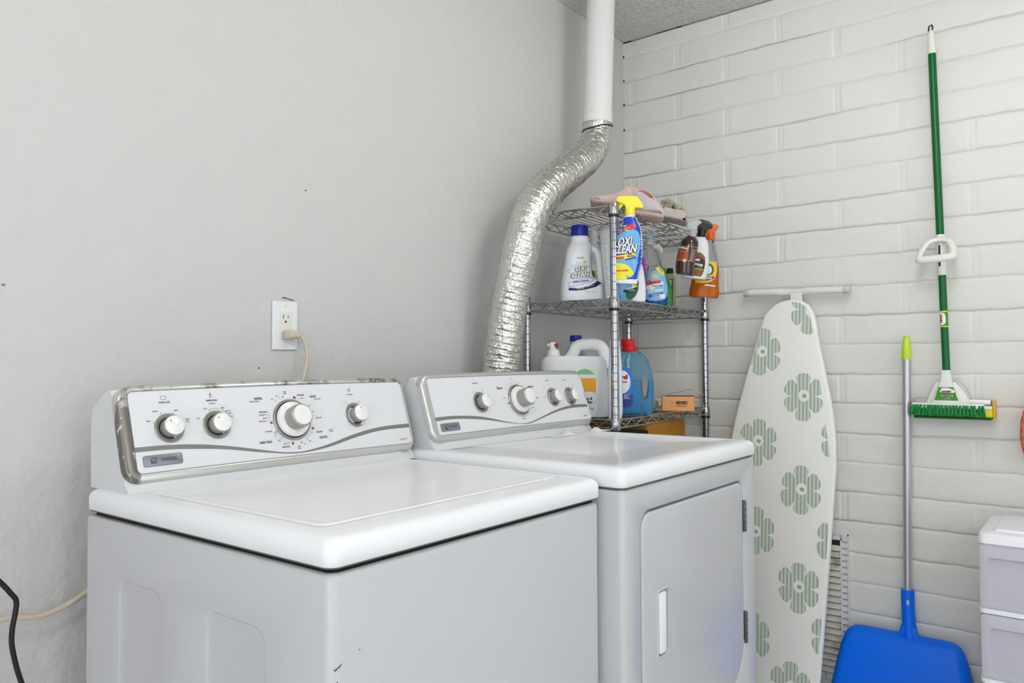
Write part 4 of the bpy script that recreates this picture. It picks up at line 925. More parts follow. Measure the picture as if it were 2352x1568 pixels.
words(lab, B.map, [('OXI', *X(1436, 559), .0265, .66, .26, kk + .06, .0042, 'lemon', -.0003), ('CLEAN', *X(1435, 576), .0255, .66, .26, kk + .06, .0042, 'lemon', -.0003),
      ('OXI', *X(1436, 559), .0265, .66, .26, kk + .06, .0034, 'navy', .0001), ('CLEAN', *X(1435, 576), .0255, .66, .26, kk + .06, .0034, 'navy', .0001),
      ('OXI', *X(1436.3, 558.6), .0260, .66, .26, kk + .06, .0010, 'label_white', .0006), ('CLEAN', *X(1435.3, 575.6), .0250, .66, .26, kk + .06, .0010, 'label_white', .0006),
      ('OXI', *X(1434.8, 560.2), .0265, .66, .26, kk + .06, .0024, 'navy', .0001), ('CLEAN', *X(1433.8, 577.2), .0255, .66, .26, kk + .06, .0024, 'navy', .0001), ('LAUNDRY', *X(1420, 595), .0070, .85, .2, kk + .04, .0010, 'red', .0006), ('STAIN', *X(1447, 587), .0036, 1, .2, kk + .04, .0003, 'navy', .0006), ('REMOVER', *X(1449, 591), .0036, 1, .2, kk + .04, .0003, 'navy', .0006),
      ('NEW & NEARBY', *X(1430, 623.5), .0044, .8, .2, kk, .0004, 'red', .0006), ('Fights', *X(1437, 521), .0038, .9, .1, .25, .0004, 'label_white', .0006), ('tough food', *X(1441, 526), .0034, .9, .1, .25, .0003, 'yellow', .0006), ('Stains', *X(1440, 531), .0034, .9, .1, .25, .0003, 'label_white', .0006)])
mb = MB(); lathe_at(mb, f, [(500, 1435, 1461), (497, 1437, 1460), (493, 1437.5, 1459)]); mb.build('neck', 'white_plastic', t)
mb = MB(); lathe_at(mb, f, [(494, 1436, 1460), (492, 1435.5, 1460.5), (479, 1437, 1459.5), (474, 1438, 1458)]); mb.build('nozzle_collar', 'lemon', t)
mb = MB(); mb.prism(pl(f, sp2([(1418, 459), (1420, 453), (1427, 450.5), (1445, 451), (1462, 452.5), (1467, 457), (1474, 466), (1478, 475), (1476.5, 479.5), (1468, 479), (1460, 478), (1459, 482), (1440, 481), (1438, 474), (1432, 468), (1424, 465), (1418, 462)], 3)), .028, .005); mb.build('spray_head', 'lemon', t)
mb = MB(); mb.prism(pl(f, sp2([(1424, 463), (1430, 466), (1434, 471), (1430, 474), (1424, 480), (1420, 490), (1416, 489), (1419, 478), (1424, 471)], 3)), .011, .003); mb.build('trigger', 'lemon', t)

# --- murphy oil spray (behind), leather cleaner, brown glass bottle on the right end of the top shelf rim
f = sc(1616, 684, 621, 4)
t = place('spray_bottle', 'clear spray bottle of orange liquid with an orange trigger, rightmost on the top rim', -.146, -.412, .236, -1.156, 4)
rows = [(684, 1588, 1644), (681, 1583, 1648), (672, 1582, 1649.5), (662, 1584, 1649.5), (655, 1586, 1648.5), (630, 1590, 1649.5), (600, 1597, 1648), (575, 1606, 1644), (560, 1618, 1640), (551, 1624, 1639)]
B = Bottle(dense(secs(f, rows, lambda w_: min(.027, w_ * .42)), 3), 2.4)
B.mesh().build('body', 'clear_plastic', t)
B.mesh(z0=.002, z1=f(1620, 612)[1], grow=-.0018).build('liquid', 'orange_liquid', t)
mb = MB(); lathe_at(mb, f, [(552, 1622, 1641), (550, 1621, 1641.5), (538, 1623, 1641), (534, 1624, 1640)]); mb.build('nozzle_collar', 'orange_plastic', t)
mb = MB(); mb.prism(pl(f, sp2([(1623, 537), (1621, 526), (1625, 519), (1632, 516.5), (1641, 517), (1650, 522), (1646, 527), (1642, 533), (1641, 540), (1624, 540)], 3)), .024, .004); mb.build('spray_head', 'orange_plastic', t)
lab = decal('label', poly(pl(f, [(1625, 603), (1644, 604), (1645, 626), (1640, 642), (1630, 650), (1610, 652), (1596, 650), (1600, 603)])), 'murphy_yellow', t, B.map, .0008, .006)
decal('emblem', poly(pl(f, ell(1626, 622, 12, 14.5))), 'dark_label_green', lab, B.map, .0012, .006)
decal('emblem_center', poly(pl(f, ell(1626, 622, 7.5, 9.5))), 'label_white', lab, B.map, .0016, .006)
decal('ribbon', line2(pl(f, sp2([(1608, 643), (1626, 643), (1638, 639)], 4)), .0095), 'violet', lab, B.map, .0016, .006)
words(lab, B.map, [('ORANGE', *X(1626, 642), .0046, .9, 0, .08, .0004, 'label_white', .0004), ('OIL SOAP', *X(1626, 634), .0034, .9, 0, .05, .0003, 'label_white', .0002)])
decal('caption', line2(pl(f, [(1617, 656), (1641, 659.5)]), .0045), 'label_white', lab, B.map, .0010, .006)
decal('caption', line2(pl(f, [(1603, 648), (1625, 650)]), .0060), 'murphy_yellow', lab, B.map, .0013, .006)

f = sc(1600, 640, 641, 8)
t = place('spray_bottle', 'white leather-cleaner spray bottle with black head, between the amber and orange ones', -.262, -.434, .297, -1.148, 8)
rows = [(641, 1566, 1618), (638, 1564, 1622), (620, 1566, 1626), (600, 1572, 1628.5), (580, 1579, 1629), (563, 1588, 1628), (553, 1597, 1625), (546, 1602, 1621)]
rows = [(y, l, r) for y, l, r in rows]
B = Bottle(dense(secs(f, rows, lambda w_: min(.026, w_ * .42)), 3), 2.4)
B.mesh().build('body', 'white_bottle', t)
mb = MB(); lathe_at(mb, f, [(547, 1602, 1621), (545, 1601.5, 1621.5), (533, 1604, 1624), (527, 1606, 1626)]); mb.build('nozzle_collar', 'black_plastic', t)
mb = MB(); mb.prism(pl(f, sp2([(1603, 527), (1604, 518), (1611, 513), (1607, 507), (1616, 508), (1629, 512), (1636, 519), (1637, 525), (1633, 528), (1626, 529), (1625, 533), (1605, 532)], 3)), .028, .006); mb.build('spray_head', 'black_plastic', t)
lab = decal('label', poly(pl(f, sp2([(1596, 584), (1606, 583), (1615, 588), (1620, 598), (1618, 620), (1612, 636), (1604, 637.5), (1578, 629), (1580, 600), (1596, 584)], 3))), 'leather_brown', t, B.map, .0006, .006)
decal('black_panel', poly(pl(f, sp2([(1584, 592), (1600, 593), (1618, 600), (1616, 620), (1600, 619), (1580, 614), (1584, 592)], 3))), 'leather_black', lab, B.map, .0010, .006)
decal('red_plate', poly(pl(f, ell(1603, 600, 7.5, 4.2, 16, -.15))), 'red', lab, B.map, .0014, .006)
words(lab, B.map, [('MAN', *X(1601, 600), .0072, .85, 0, -.12, .0010, 'label_white', .0006), ('LEATHER', *X(1605, 611), .0062, .85, .2, -.12, .0008, 'label_white', .0), ('& CLEANER', *X(1607, 615.5), .0028, .9, .2, -.12, .0001, 'label_white', .0)])
decal('green_line', line2(pl(f, [(1597, 619), (1614, 622.5)]), .0028), 'lime', lab, B.map, .0016, .006)
decal('round_mark', poly(pl(f, ell(1591, 626, 4, 4, 14))), 'mono_pink', lab, B.map, .0014, .006)

f = sc(1575.9, 629.7, 670, 10)
t = place('spray_bottle', 'dark amber spray bottle with translucent white head, left of the black-headed one', -.384, -.452, .299, -1.132, 10)
rows = [(631, 1555, 1590), (629, 1552.5, 1593), (610, 1552, 1595), (590, 1555, 1598.5), (570, 1561, 1603), (557, 1566, 1605), (550, 1571, 1603), (546, 1577, 1599), (541, 1581, 1596)]
rows = [(y, l, r) for y, l, r in rows]
B = Bottle(dense(secs(f, rows, lambda w_: w_ * .46), 3), 2.1)
B.mesh().build('body', 'brown_glass', t)
mb = MB(); lathe_at(mb, f, [(545, 1581, 1598), (543, 1580.5, 1599), (531, 1583, 1601), (527, 1584, 1602)]); mb.build('nozzle_collar', 'clear_head', t)
mb = MB(); mb.prism(pl(f, sp2([(1582, 530), (1580, 518), (1584, 509), (1594, 505), (1606, 507), (1612, 512), (1608, 516), (1603, 520), (1602, 530)], 3)), .024, .004); mb.build('spray_head', 'clear_head', t)
lab = decal('label', poly(wrap(f, rows, 571, 600, 4)), 'brown_light', t, B.map, .0005, .005)
decal('dark_patch', poly(pl(f, [(1583, 573), (1601, 577), (1596, 604), (1581, 601)])), 'leather_black', lab, B.map, .0009, .005)
decal('border_line', line2(pl(f, [(1561.5, 566), (1602, 571)]), .0010) + line2(pl(f, [(1555, 597), (1597.5, 603)]), .0010) + poly(pl(f, ell(1572.5, 600.5, 4, 4, 16))), 'mono_pink', lab, B.map, .0012, .005)
tr = []
for k in range(12): tr += line2(pl(f, [(1588.5 - k * .45, 576 + k * 2.2), (1599 - k * .5 - (k * 5 % 3), 577.6 + k * 2.2)]), .0011)
decal('small_print', tr, 'mono_pink', lab, B.map, .0012, .005)
words(lab, B.map, [('method', *X(1569.5, 570.5), .0062, .9, 0, -.1, .0007, 'label_white', .0), ('wood + floor', *X(1569, 579), .0036, .8, .1, -.1, .0001, 'mono_pink', 0)])

# ------------------------------------------------------------------ lower shelf
f = sc(1321.6, 955.5, 700)
t = place('detergent_jug', 'big white detergent jug with a handle, push tap and orange and green label', -.690, -.197, -.1765, -.992)
rows = [(956, 1250, 1396), (953, 1247, 1399), (930, 1246, 1400), (880, 1244, 1397), (855, 1243, 1395), (835, 1243, 1394), (826, 1246, 1391), (820, 1252, 1385), (818, 1262, 1370)]
B = Bottle(dense(secs(f, rows, .055), 2), 3.6)
B.mesh().build('body', 'white_bottle', t)
mb = MB(); mb.tube(spline([(f(a, b)[0], 0, f(a, b)[1]) for a, b in ((1307, 826), (1318, 812), (1323, 800), (1332, 793), (1350, 791), (1368, 791), (1381, 796), (1388, 808), (1390, 826), (1390, 845))], 6), .0128, 16, squash=1.5); mb.build('handle', 'white_bottle', t)
mb = MB(); lathe_at(mb, f, [(821, 1253, 1300), (819.5, 1253, 1300), (818, 1255, 1298), (816, 1257, 1288), (806, 1258, 1286), (804, 1260, 1284), (801.5, 1260, 1284)]); mb.build('cap', 'white_plastic', t)
mb = MB(); mb.prism(pl(f, rr2(1264, 1278, 785, 803, 3, 5)), .026, .004); mb.tube([(f(1268, 792)[0], 0, f(0, 792)[1]), (f(1258, 792)[0], 0, f(0, 792)[1])], [.0065, .0055], 14); tp = mb.build('tap', 'white_plastic', t)
q = f(1278.5, 793.5); mb = MB(); mb.lathe([(.0001, .0085), (.0040, .0075), (.0068, .004), (.0078, 0), (.0074, -.004), (.0001, -.006)], 24, T=Matrix.Translation((q[0], -.010, q[1])) @ Matrix.Rotation(R(55), 4, 'Y') @ Matrix.Rotation(R(0), 4, 'X')); mb.build('tap_button', 'bright_red', tp)
B2 = Bottle(secs(f, [(965, 1246, 1399), (820, 1243, 1395)], .055), 3.6)
lab = decal('label', poly(pl(f, sp2([(1247, 860), (1300, 868), (1322, 852), (1345, 846), (1365, 856), (1369, 862), (1369, 950), (1250, 950), (1247, 860)], 2))), 'label_white', t, B2.map, .0004, .015)
decal('green_arch', poly(pl(f, sp2([(1320, 858), (1332, 850), (1345, 847), (1356, 851), (1365, 859)], 5) if 0 else [f and (x, y) for x, y in sp2([(1319, 859), (1332, 850), (1345, 847), (1356, 851), (1366, 859.5)], 5)])), 'jug_green', lab, B2.map, .0010, .015)
words(lab, B2.map, [('Baking Soda Fresh', *X(1343, 856), .0050, .85, 0, 0, .0002, 'label_white', .0)])
tr = poly(pl(f, [(1334, 868), (1368, 868), (1368, 901), (1361, 899), (1352, 897.5), (1344, 899), (1338, 902), (1334, 905)])) + poly(pl(f, [(1255, 868), (1334, 868), (1334, 905), (1320, 915), (1255, 915)]))
decal('orange_panel', tr, 'jug_orange', lab, B2.map, .0010, .015)
words(lab, B2.map, [('Free &', *X(1349, 914), .0100, .8, .25, 0, .0004, 'ink_black', .0), ('Clear', *X(1352, 921.5), .0100, .8, .25, 0, .0004, 'ink_black', .0), ('140', *X(1358, 937), .0080, .9, 0, 0, .0002, 'pale_green_ink', .0)])
decal('label_ring', line2(pl(f, ell(1352, 914, 17, 17, 40)), .0009), 'pale_green_ink', lab, B2.map, .0012, .015)

f = sc(1324, 949.7, 668)
t = place('detergent_bottle', 'bluish translucent bottle with a blue cap, standing behind the big white jug', -.595, -.139, -.1765, -.994)
B = Bottle(dense(secs(f, [(950, 1292, 1357), (947, 1289, 1360), (880, 1289, 1360), (840, 1291, 1357), (822, 1296, 1349), (805, 1303, 1342), (792, 1309, 1338), (783, 1311, 1337)], lambda w_: min(.036, w_ * .45)), 3), 2.6)
B.mesh().build('body', 'bluish_bottle', t)
mb = MB(); lathe_at(mb, f, [(784, 1310, 1338), (783, 1309.5, 1338.5), (771.5, 1310.5, 1337.5), (770, 1312, 1336)]); mb.build('cap', 'cap_blue', t)

f = sc(1413, 960, 727)
t = place('detergent_bottle', 'tall plain white bottle tucked behind the front post, right of the big jug', -.700, -.3535, -.1765, -1.044)
B = Bottle(dense(secs(f, [(963, 1401, 1424), (960, 1397, 1428), (940, 1396, 1430), (900, 1396, 1430), (860, 1397, 1429.5), (830, 1399, 1428), (805, 1401, 1426), (792, 1403, 1424)], lambda w_: w_ * .5), 3), 2.6)
B.mesh().build('body', 'white_bottle', t)
mb = MB(); lathe_at(mb, f, [(793, 1402, 1424.5), (792, 1401.5, 1425), (782, 1402, 1424.5), (780.5, 1404, 1422)]); mb.build('cap', 'white_plastic', t)

f = sc(1461, 958.5, 690)
t = place('detergent_bottle', 'blue detergent bottle with a red cap and moulded side handle, on the lower shelf', -.550, -.347, -.1765, -1.070)
rows = [(958.5, 1424, 1494), (956, 1421, 1497), (940, 1420, 1498), (905, 1420, 1500), (880, 1420, 1500), (860, 1421, 1497), (840, 1423, 1491), (825, 1426, 1483), (815, 1429, 1472), (811, 1432, 1465)]
# body with a real hand hole: outline with a hole, rounded towards the edges
outl = pl(f, sp2([(1428, 812), (1462, 811), (1474, 816), (1486, 829), (1494, 848), (1499, 872), (1500, 895), (1499.5, 925), (1498, 945), (1495, 955), (1490, 958.3), (1428, 958.3), (1422, 955), (1420, 940), (1420, 880), (1421, 845), (1424, 825)], 4))[:-1]
hole = pl(f, sp2([(1478, 866), (1481.5, 866), (1484, 875), (1487, 885), (1486, 900), (1484, 914), (1479, 917.5), (1476, 912), (1474.5, 895), (1475, 876), (1478, 866)], 3))[:-1]
def hollow(outl, hole, hd, rnd):
    mb = MB(); 
    def edge(p, g, sgn):
        n_ = len(p); o = []
        for i in range(n_):
            a, b = Vector(p[i - 1]), Vector(p[(i + 1) % n_]); t_ = (b - a).normalized(); nn = Vector((-t_.y, t_.x)) * sgn; o.append((p[i][0] + nn.x * g, p[i][1] + nn.y * g))
        return o
    ar = lambda p: sum(p[i - 1][0] * p[i][1] - p[i][0] * p[i - 1][1] for i in range(len(p))) / 2
    so = 1 if ar(outl) > 0 else -1; sh = -1 if ar(hole) > 0 else 1
    K = 6
    for s_ in (-1, 1):
        for P, sg, rr in ((outl, so, rnd), (hole, sh, rnd * .38)):
            mb.loft([[(x, s_ * (hd - (rr * (1 - math.sin(k / K * math.pi / 2)) if P is outl else rr * (1 - math.sin(k / K * math.pi / 2)))), z) for x, z in edge(P, rr * (1 - math.cos(k / K * math.pi / 2)) if k else 0, sg)] for k in range(K + 1)], caps=(False, False))
        A = [Vector((x, z, 0)) for x, z in edge(outl, rnd, so)]; C_ = [Vector((x, z, 0)) for x, z in edge(hole, rnd * .38, sh)]; fl_ = A + C_
        for q in tessellate_polygon([A, C_]): mb.add([(fl_[i].x, s_ * hd, fl_[i].y) for i in q], [(0, 1, 2)])
    for P, rr in ((outl, rnd), (hole, rnd * .38)):
        mb.loft([[(x, -(hd - rr), z) for x, z in P], [(x, hd - rr, z) for x, z in P]], caps=(False, False))
    return mb
hollow(outl, hole, .030, .017).build('body', 'persil_blue', t, sharp=60)
zl = f(0, 879)[1]
mb = MB()
lq = [f(1424, 954.5), f(1471, 954.5), f(1471, 879), f(1424, 879)]
mb.prism(lq, .0565, .008); lq = pl(f, [(1489, 879.5), (1497, 879.5), (1496, 925), (1494, 945), (1490, 954), (1473, 954), (1473, 921), (1484, 921), (1488, 905)]); mb.prism(lq, .046, .004); mb.build('liquid', 'persil_liquid', t)
mb = MB(); lathe_at(mb, f, [(813, 1429, 1464), (811, 1428, 1465), (801, 1429, 1463.5), (800, 1430, 1460.5), (799, 1428, 1459.5), (787, 1426.5, 1459.5), (785, 1428, 1458)]); mb.build('cap', 'bright_red', t)
fp = lambda a, b, d: (a, -.030 - d, b)
lab = decal('label', poly(pl(f, sp2([(1428, 849), (1440, 849), (1449, 855), (1453, 866), (1453, 910), (1453, 928), (1447, 938), (1430, 940), (1428, 940), (1428, 849)], 3))), 'persil_label', t, fp, .0006)
decal('white_disc', poly(pl(f, ell(1430, 882, 18, 26))), 'label_white', lab, fp, .0010)
decal('navy_panel', poly(pl(f, [(1428, 909), (1453, 909), (1453, 928), (1447, 938), (1430, 939.5), (1428, 939.5)])), 'persil_navy', lab, fp, .0012)
words(lab, fp, [('Persil', *X(1430, 871), .0150, .72, 0, 0, .0012, 'bright_red', .0), ('CLEAN', *X(1432, 882), .0060, .9, .1, 0, .0003, 'navy', .0), ('BOOSTED', *X(1440, 911.5), .0034, .9, 0, 0, .0003, 'label_white', .0004), ('ODOR', *X(1437, 915), .0034, .9, 0, 0, .0003, 'label_white', .0004), ('REMOVAL', *X(1440, 918.5), .0034, .9, 0, 0, .0003, 'label_white', .0004)], .0016)
decal('blue_stripe', line2(pl(f, [(1428, 920), (1453, 920)]), .0016), 'persil_label', lab, fp, .0018)

f = sc(1556, 942.5, 627)
t = thing('soap_box', 'small open orange cardboard box lettered with a name, on the lower shelf', 'box', (-.240, -.347, -.1765), (0, 0, -1.123 + .03))
bw, bd, bh = .057, .045, .0525
mb = MB(); mb.box(-bw, bw, -bd, -bd + .0015, 0, bh); mb.box(-bw, bw, bd - .0015, bd, 0, bh); mb.box(-bw, -bw + .0015, -bd, bd, 0, bh); mb.box(bw - .0015, bw, -bd, bd, 0, bh); mb.box(-bw, bw, -bd, bd, 0, .0015); mb.build('carton', 'box_orange', t)
mb = MB(); mb.prism([(-bw - .001, .001), (-bw + .0005, .001), (-bw + .0005, bh * .98), (-bw - .001, bh * .98)], bd * 1.9); mb.build('end_panel', 'box_violet', t)
mb = MB(); T = Matrix.Translation((-bw, 0, bh)) @ Matrix.Rotation(R(-12), 4, 'Y'); mb.box(0, .112, -bd, bd, 0, .0013, T=T); T2 = T @ Matrix.Translation((.112, 0, 0)) @ Matrix.Rotation(R(38), 4, 'Y'); mb.box(0, .040, -bd * .9, bd * .9, 0, .0013, T=T2); mb.build('flap', 'box_inside', t)
mb = MB(); mb.box(-bw + .002, bw - .014, -bd + .004, bd - .004, bh - .010, bh - .002); mb.build('contents', 'ink_black', t)
fb = lambda a, b, d: (a, -bd - d, b)
words(t, fb, [("MEYER'S", .012, .0290, .0115, .66, 0, 0, .0008, 'dark_teal', 0), ('CLEAN DAY', .012, .0175, .0045, 1.05, 0, 0, .0002, 'leather_brown', 0), ('MRS.', -.0215, .0290, .0032, .9, 0, 0, .0001, 'leather_brown', 0)], .0005, None)
t = thing('plastic_bag', 'small clear plastic bag holding something yellow, behind the blue bottle', 'bag', (-.283, -.262, -.1765), (0, 0, -1.097))
def blob(r, h, amp, seed, n=18, m=10):
    L_ = []
    for i in range(m + 1):
        a = math.pi * i / m; rr = math.sin(a) * r + .0004; z_ = h / 2 * (1 - math.cos(a)); L_.append([((rr + amp * noise.noise(Vector((math.cos(b) * 2, math.sin(b) * 2, a * 2 + seed)))) * math.cos(b), (rr + amp * noise.noise(Vector((math.cos(b) * 2, math.sin(b) * 2, a * 2 + seed)))) * math.sin(b), z_) for b in [2 * math.pi * k / n for k in range(n)]])
    return MB().loft(L_)
blob(.024, .044, .012, 3).build('bag_film', 'bag_clear', t); blob(.014, .028, .006, 9).build('filling', 'lime_text', t)

# ------------------------------------------------------------------ cloths on the top shelf
def cloth(f, pts, t_, bev, m, par, name, amp=.004, seed=0, y=0):
    mb = MB(); P = pl(f, sp2(pts, 3))[:-1]; K = 6; N_ = 9; ar = sum(P[i - 1][0] * P[i][1] - P[i][0] * P[i - 1][1] for i in range(len(P))) / 2; sg = 1 if ar > 0 else -1
    def edge(g):
        o = []
        for i in range(len(P)):
            a, b = Vector(P[i - 2]), Vector(P[(i + 2) % len(P)]); q = (b - a).normalized(); nn = Vector((-q.y, q.x)) * sg; o.append((P[i][0] + nn.x * g, P[i][1] + nn.y * g))
        return o
    L_ = []
    prof = [(bev * (1 - math.cos(k / K * math.pi / 2)), -t_ / 2 + bev * (1 - math.sin(k / K * math.pi / 2))) for k in range(K, -1, -1)]
    prof += [(0, -t_ / 2 + bev + (t_ - 2 * bev) * k / N_) for k in range(1, N_)] + [(bev * (1 - math.cos(k / K * math.pi / 2)), t_ / 2 - bev * (1 - math.sin(k / K * math.pi / 2))) for k in range(0, K + 1)]
    for g, yy in prof:
        lp = []
        for x, z in edge(g):
            nv = noise.noise(Vector((x * 22, yy * 22, z * 22 + seed))) * amp; nv2 = noise.noise(Vector((x * 60, yy * 60, z * 60 + seed))) * amp * .35
            lp.append((x + nv * .6, yy + y + nv2 + nv, z + nv2 * .7))
        L_.append(lp)
    mb.loft(L_); o = mb.build(name, m, par, sharp=180); return o
f = sc(1424.7, 483.6, 713)
t = thing('folded_towel', 'pink towel folded over itself on the top shelf', 'towel', (-.660, -.355, .4875), (0, 0, -1.03))
cloth(f, [(1360, 470), (1357, 463), (1362, 457), (1380, 456), (1410, 452), (1426, 445), (1436, 436), (1446, 440), (1450, 450), (1450, 480), (1420, 480), (1385, 474), (1360, 470)], .13, .012, 'pink_towel', t, 'lower_fold', .004, 1)
cloth(f, [(1357, 461), (1358, 452), (1370, 446), (1392, 443), (1414, 440), (1424, 434), (1432, 427), (1442, 425), (1462, 428), (1482, 436), (1500, 447), (1514, 464), (1524, 482), (1528, 494), (1521, 500), (1500, 497), (1470, 492), (1430, 482), (1390, 472), (1362, 466), (1357, 461)], .12, .010, 'pink_towel', t, 'upper_fold', .006, 4, .075)
f = sc(1462.8, 495.2, 689)
t = thing('folded_towel', 'pale grey towel under the drooping end of the pink towel', 'towel', (-.550, -.355, .4875), (0, 0, -1.06))
cloth(f, [(1448, 484), (1450, 468), (1462, 453), (1474, 452), (1488, 464), (1504, 474), (1514, 486), (1513, 497), (1495, 497), (1470, 494), (1448, 488)], .17, .009, 'grey_towel', t, 'towel_body', .004, 8)
cloth(f, [(1466, 452), (1474, 449), (1488, 455), (1498, 466), (1492, 464), (1480, 456), (1466, 452)], .165, .0016, 'pink_edge', t, 'edge_trim', .003, 2)
f = sc(1534.6, 515.8, 646)
t = thing('crumpled_cloth', 'crumpled beige cloth heaped at the right end of the top shelf', 'cloth', (-.330, -.360, .4875), (0, 0, -1.12))
cloth(f, [(1514, 499), (1517, 492), (1528, 488), (1545, 488), (1562, 489), (1573, 494), (1576, 504), (1570, 508), (1577, 513), (1571, 516), (1552, 510), (1532, 505), (1514, 499)], .12, .008, 'beige_cloth', t, 'lower_layer', .006, 11)
cloth(f, [(1518, 494), (1520, 484), (1532, 482), (1546, 486), (1560, 490), (1566, 497), (1540, 499), (1518, 494)], .11, .006, 'beige_cloth', t, 'middle_layer', .007, 17)
for k, (a, b, c_) in enumerate([((1524, 481), (1530, 466), (1537, 470)), ((1532, 480), (1540, 466), (1548, 474)), ((1540, 484), (1549, 469), (1560, 488)), ((1556, 489), (1566, 480), (1570, 490))]):
    P_ = [f(*a), f((a[0] + b[0]) / 2 + 1, (a[1] + b[1]) / 2 - 2), f(*b), f((c_[0] + b[0]) / 2, (c_[1] + b[1]) / 2 - 1), f(*c_)]
    mb = MB(); 
    for yo in (-.035, -.012, .014, .038): mb.tube(spline([(x + yo * .2, yo + .006 * math.sin(i * 2 + k), z) for i, (x, z) in enumerate(P_)], 5), .0052, 10, squash=1.9)
    mb.build('fold', 'khaki_cloth', t)

# ------------------------------------------------------------------ cartons under the lower shelf
t = thing('cardboard_box', 'brown cardboard box under the lower wire shelf, striped by its shadows', 'box', (-.300, -.205, -.7165), (0, 0, RA))
mb = MB(); mb.rbox(-.165, .165, -.125, .115, 0, .500, .003, .002); mb.build('carton', 'cardboard', t)
mb = MB(); mb.rbox(-.165, .165, -.02, .01, .500, .5008, .001, .0003); mb.build('tape', 'box_inside', t)
t = thing('storage_box', 'black box in the dark under the lower wire shelf, left of the brown one', 'box', (-.600, -.225, -.7165), (0, 0, RA))
mb = MB(); mb.rbox(-.125, .125, -.125, .115, 0, .44, .006, .004); mb.build('box_body', 'dark_box', t)
mb = MB(); mb.rbox(-.129, .129, -.129, .119, .44, .485, .008, .006); mb.build('box_lid', 'dark_box', t)

# ------------------------------------------------------------------ ironing board
BM = lambda a, b, d=0: (-.062 - .085 * (.22 - b) - d, -a, b)
org = (-.18, -.66, -H)
t = thing('ironing_board', 'ironing board in a green-flowered cover, leaning upright on the brick wall', 'ironing board', org)
lf = [(.712, .2185), (.690, .2180), (.667, .214), (.645, .204), (.624, .188), (.605, .165), (.588, .112), (.568, .040), (.548, -.032), (.529, -.105), (.511, -.177), (.496, -.245), (.484, -.34), (.476, -.46), (.472, -.65), (.472, -1.05), (.476, -1.10), (.49, -1.125)]
rt = [(.792, -1.125), (.806, -1.10), (.813, -1.05), (.830, -.80), (.843, -.60), (.852, -.45), (.857, -.36), (.856, -.27), (.849, -.20), (.838, -.13), (.822, -.05), (.806, .025), (.793, .09), (.787, .135), (.778, .170), (.760, .198), (.738, .213)]
BO = lf + rt                                    # runs counter-clockwise seen with a to the right, b up
def insb(g):
    n_ = len(BO); o = []
    for i in range(n_):
        a, b = Vector(BO[i - 1]), Vector(BO[(i + 1) % n_]); q = (b - a).normalized(); o.append((BO[i][0] - q.y * g, BO[i][1] + q.x * g))
    return o
mb = MB(); mb.loft([[BM(a, b, d) for a, b in insb(g)] for g, d in ((.012, -.024), (.003, -.022), (0, -.015), (0, -.004), (.0015, .000), (.005, .003), (.010, .0045))])
for k in range(0): pass
cov = mb.build('board_cover', 'cloth', t, org, sharp=70)
def bd(a, b, d):
    return BM(a, b, .0045 + d)
cl = insb(.0088)
def flower(cx, cy, s=1, rot=0, sx=.87):
    """six-petalled striped flower: petals, dark stripes, pale ring, dark eye"""
    out = []; N_ = 96
    random.seed(int(cx * 1000) + 5)
    amp = [random.uniform(.94, 1.05) for _ in range(6)]
    for k in range(N_):
        a = 2 * math.pi * k / N_; q = 6 * (a - rot) / (2 * math.pi); i = int(round(q)) % 6; fr = abs(q - round(q)) * 2
        r = .0835 * s * amp[i] * (1 - .42 * fr ** 6 - .06 * fr ** 2); out.append((cx + r * math.sin(a) * sx, cy + r * math.cos(a)))
    return out
FL = [(.771, .172, .2), (.601, .034, .15), (.749, -.121, 0), (.592, -.285, .1), (.878, -.272, .1), (.745, -.440, 0), (.588, -.601, .1), (.868, -.600, 0), (.740, -.766, 0), (.578, -.955, .1), (.852, -.915, 0), (.718, -1.098, 0)]
pet = []; drk = []; ring = []; eye = []
for cx, cy, rt_ in FL:
    tr = [[(cx, cy)] + list(e) for e in zip(flower(cx, cy, 1, rt_), flower(cx, cy, 1, rt_)[1:] + flower(cx, cy, 1, rt_)[:1])]
    pet += clip(tr, cl)
    for k in range(-6, 7):
        x0 = cx + k * .0125; sk = 0
        st_ = [(x0 - .0021, cy - .09), (x0 + .0021, cy - .09), (x0 + .0021, cy + .09), (x0 - .0021, cy + .09)]
        drk += clip(clip(tr, st_), cl)
    ring += clip(poly(ell(cx + .002, cy + .002, .0185, .0205, 26)), cl); eye += clip(poly(ell(cx + .004, cy + .001, .0078, .0068, 18, -.4)), cl)
mb = MB()
for mi, (tr, d_) in enumerate(((pet, .0003), (drk, .0006), (ring, .0009), (eye, .0012))):
    for q in tr: mb.add([tuple(bd(x, y, d_)) for x, y in q], [(0, 1, 2)], mi)
mb.build('flower_print', ['petal_light', 'petal_dark', 'cloth', 'petal_dark'], cov, org, smooth=False, fix=False)
mb = MB(); T = Matrix.Identity(4)
p0, p1 = Vector((-.045, -.531, .2525)), Vector((-.045, -.891, .2445))
n_ = 30; L_ = []
for i in range(n_ + 1):
    p = p0.lerp(p1, i / n_); u_ = (i / n_ - .47) * .36; dip = .006 * math.exp(-(u_ / .045) ** 6); rr = .0128
    L_.append([(p.x - rr * math.cos(a) * 1.0 + (dip if math.cos(a) > .25 and abs(math.sin(a)) < .75 else 0), p.y, p.z + rr * math.sin(a)) for a in [2 * math.pi * k / 24 for k in range(24)]])
mb.loft(L_); mb.build('foot_bar', 'white_paint', t, org, sharp=50)
for p, s_ in ((p0, 1), (p1, -1)):
    mb = MB(); mb.tube([p + Vector((0, .006 * s_, 0)), p + Vector((0, .004 * s_, 0)), p + Vector((0, -.014 * s_, 0)), p + Vector((0, -.016 * s_, 0))], [.0125, .0140, .0142, .0135], 20); mb.build('end_cap', 'grey_cap', t, org)
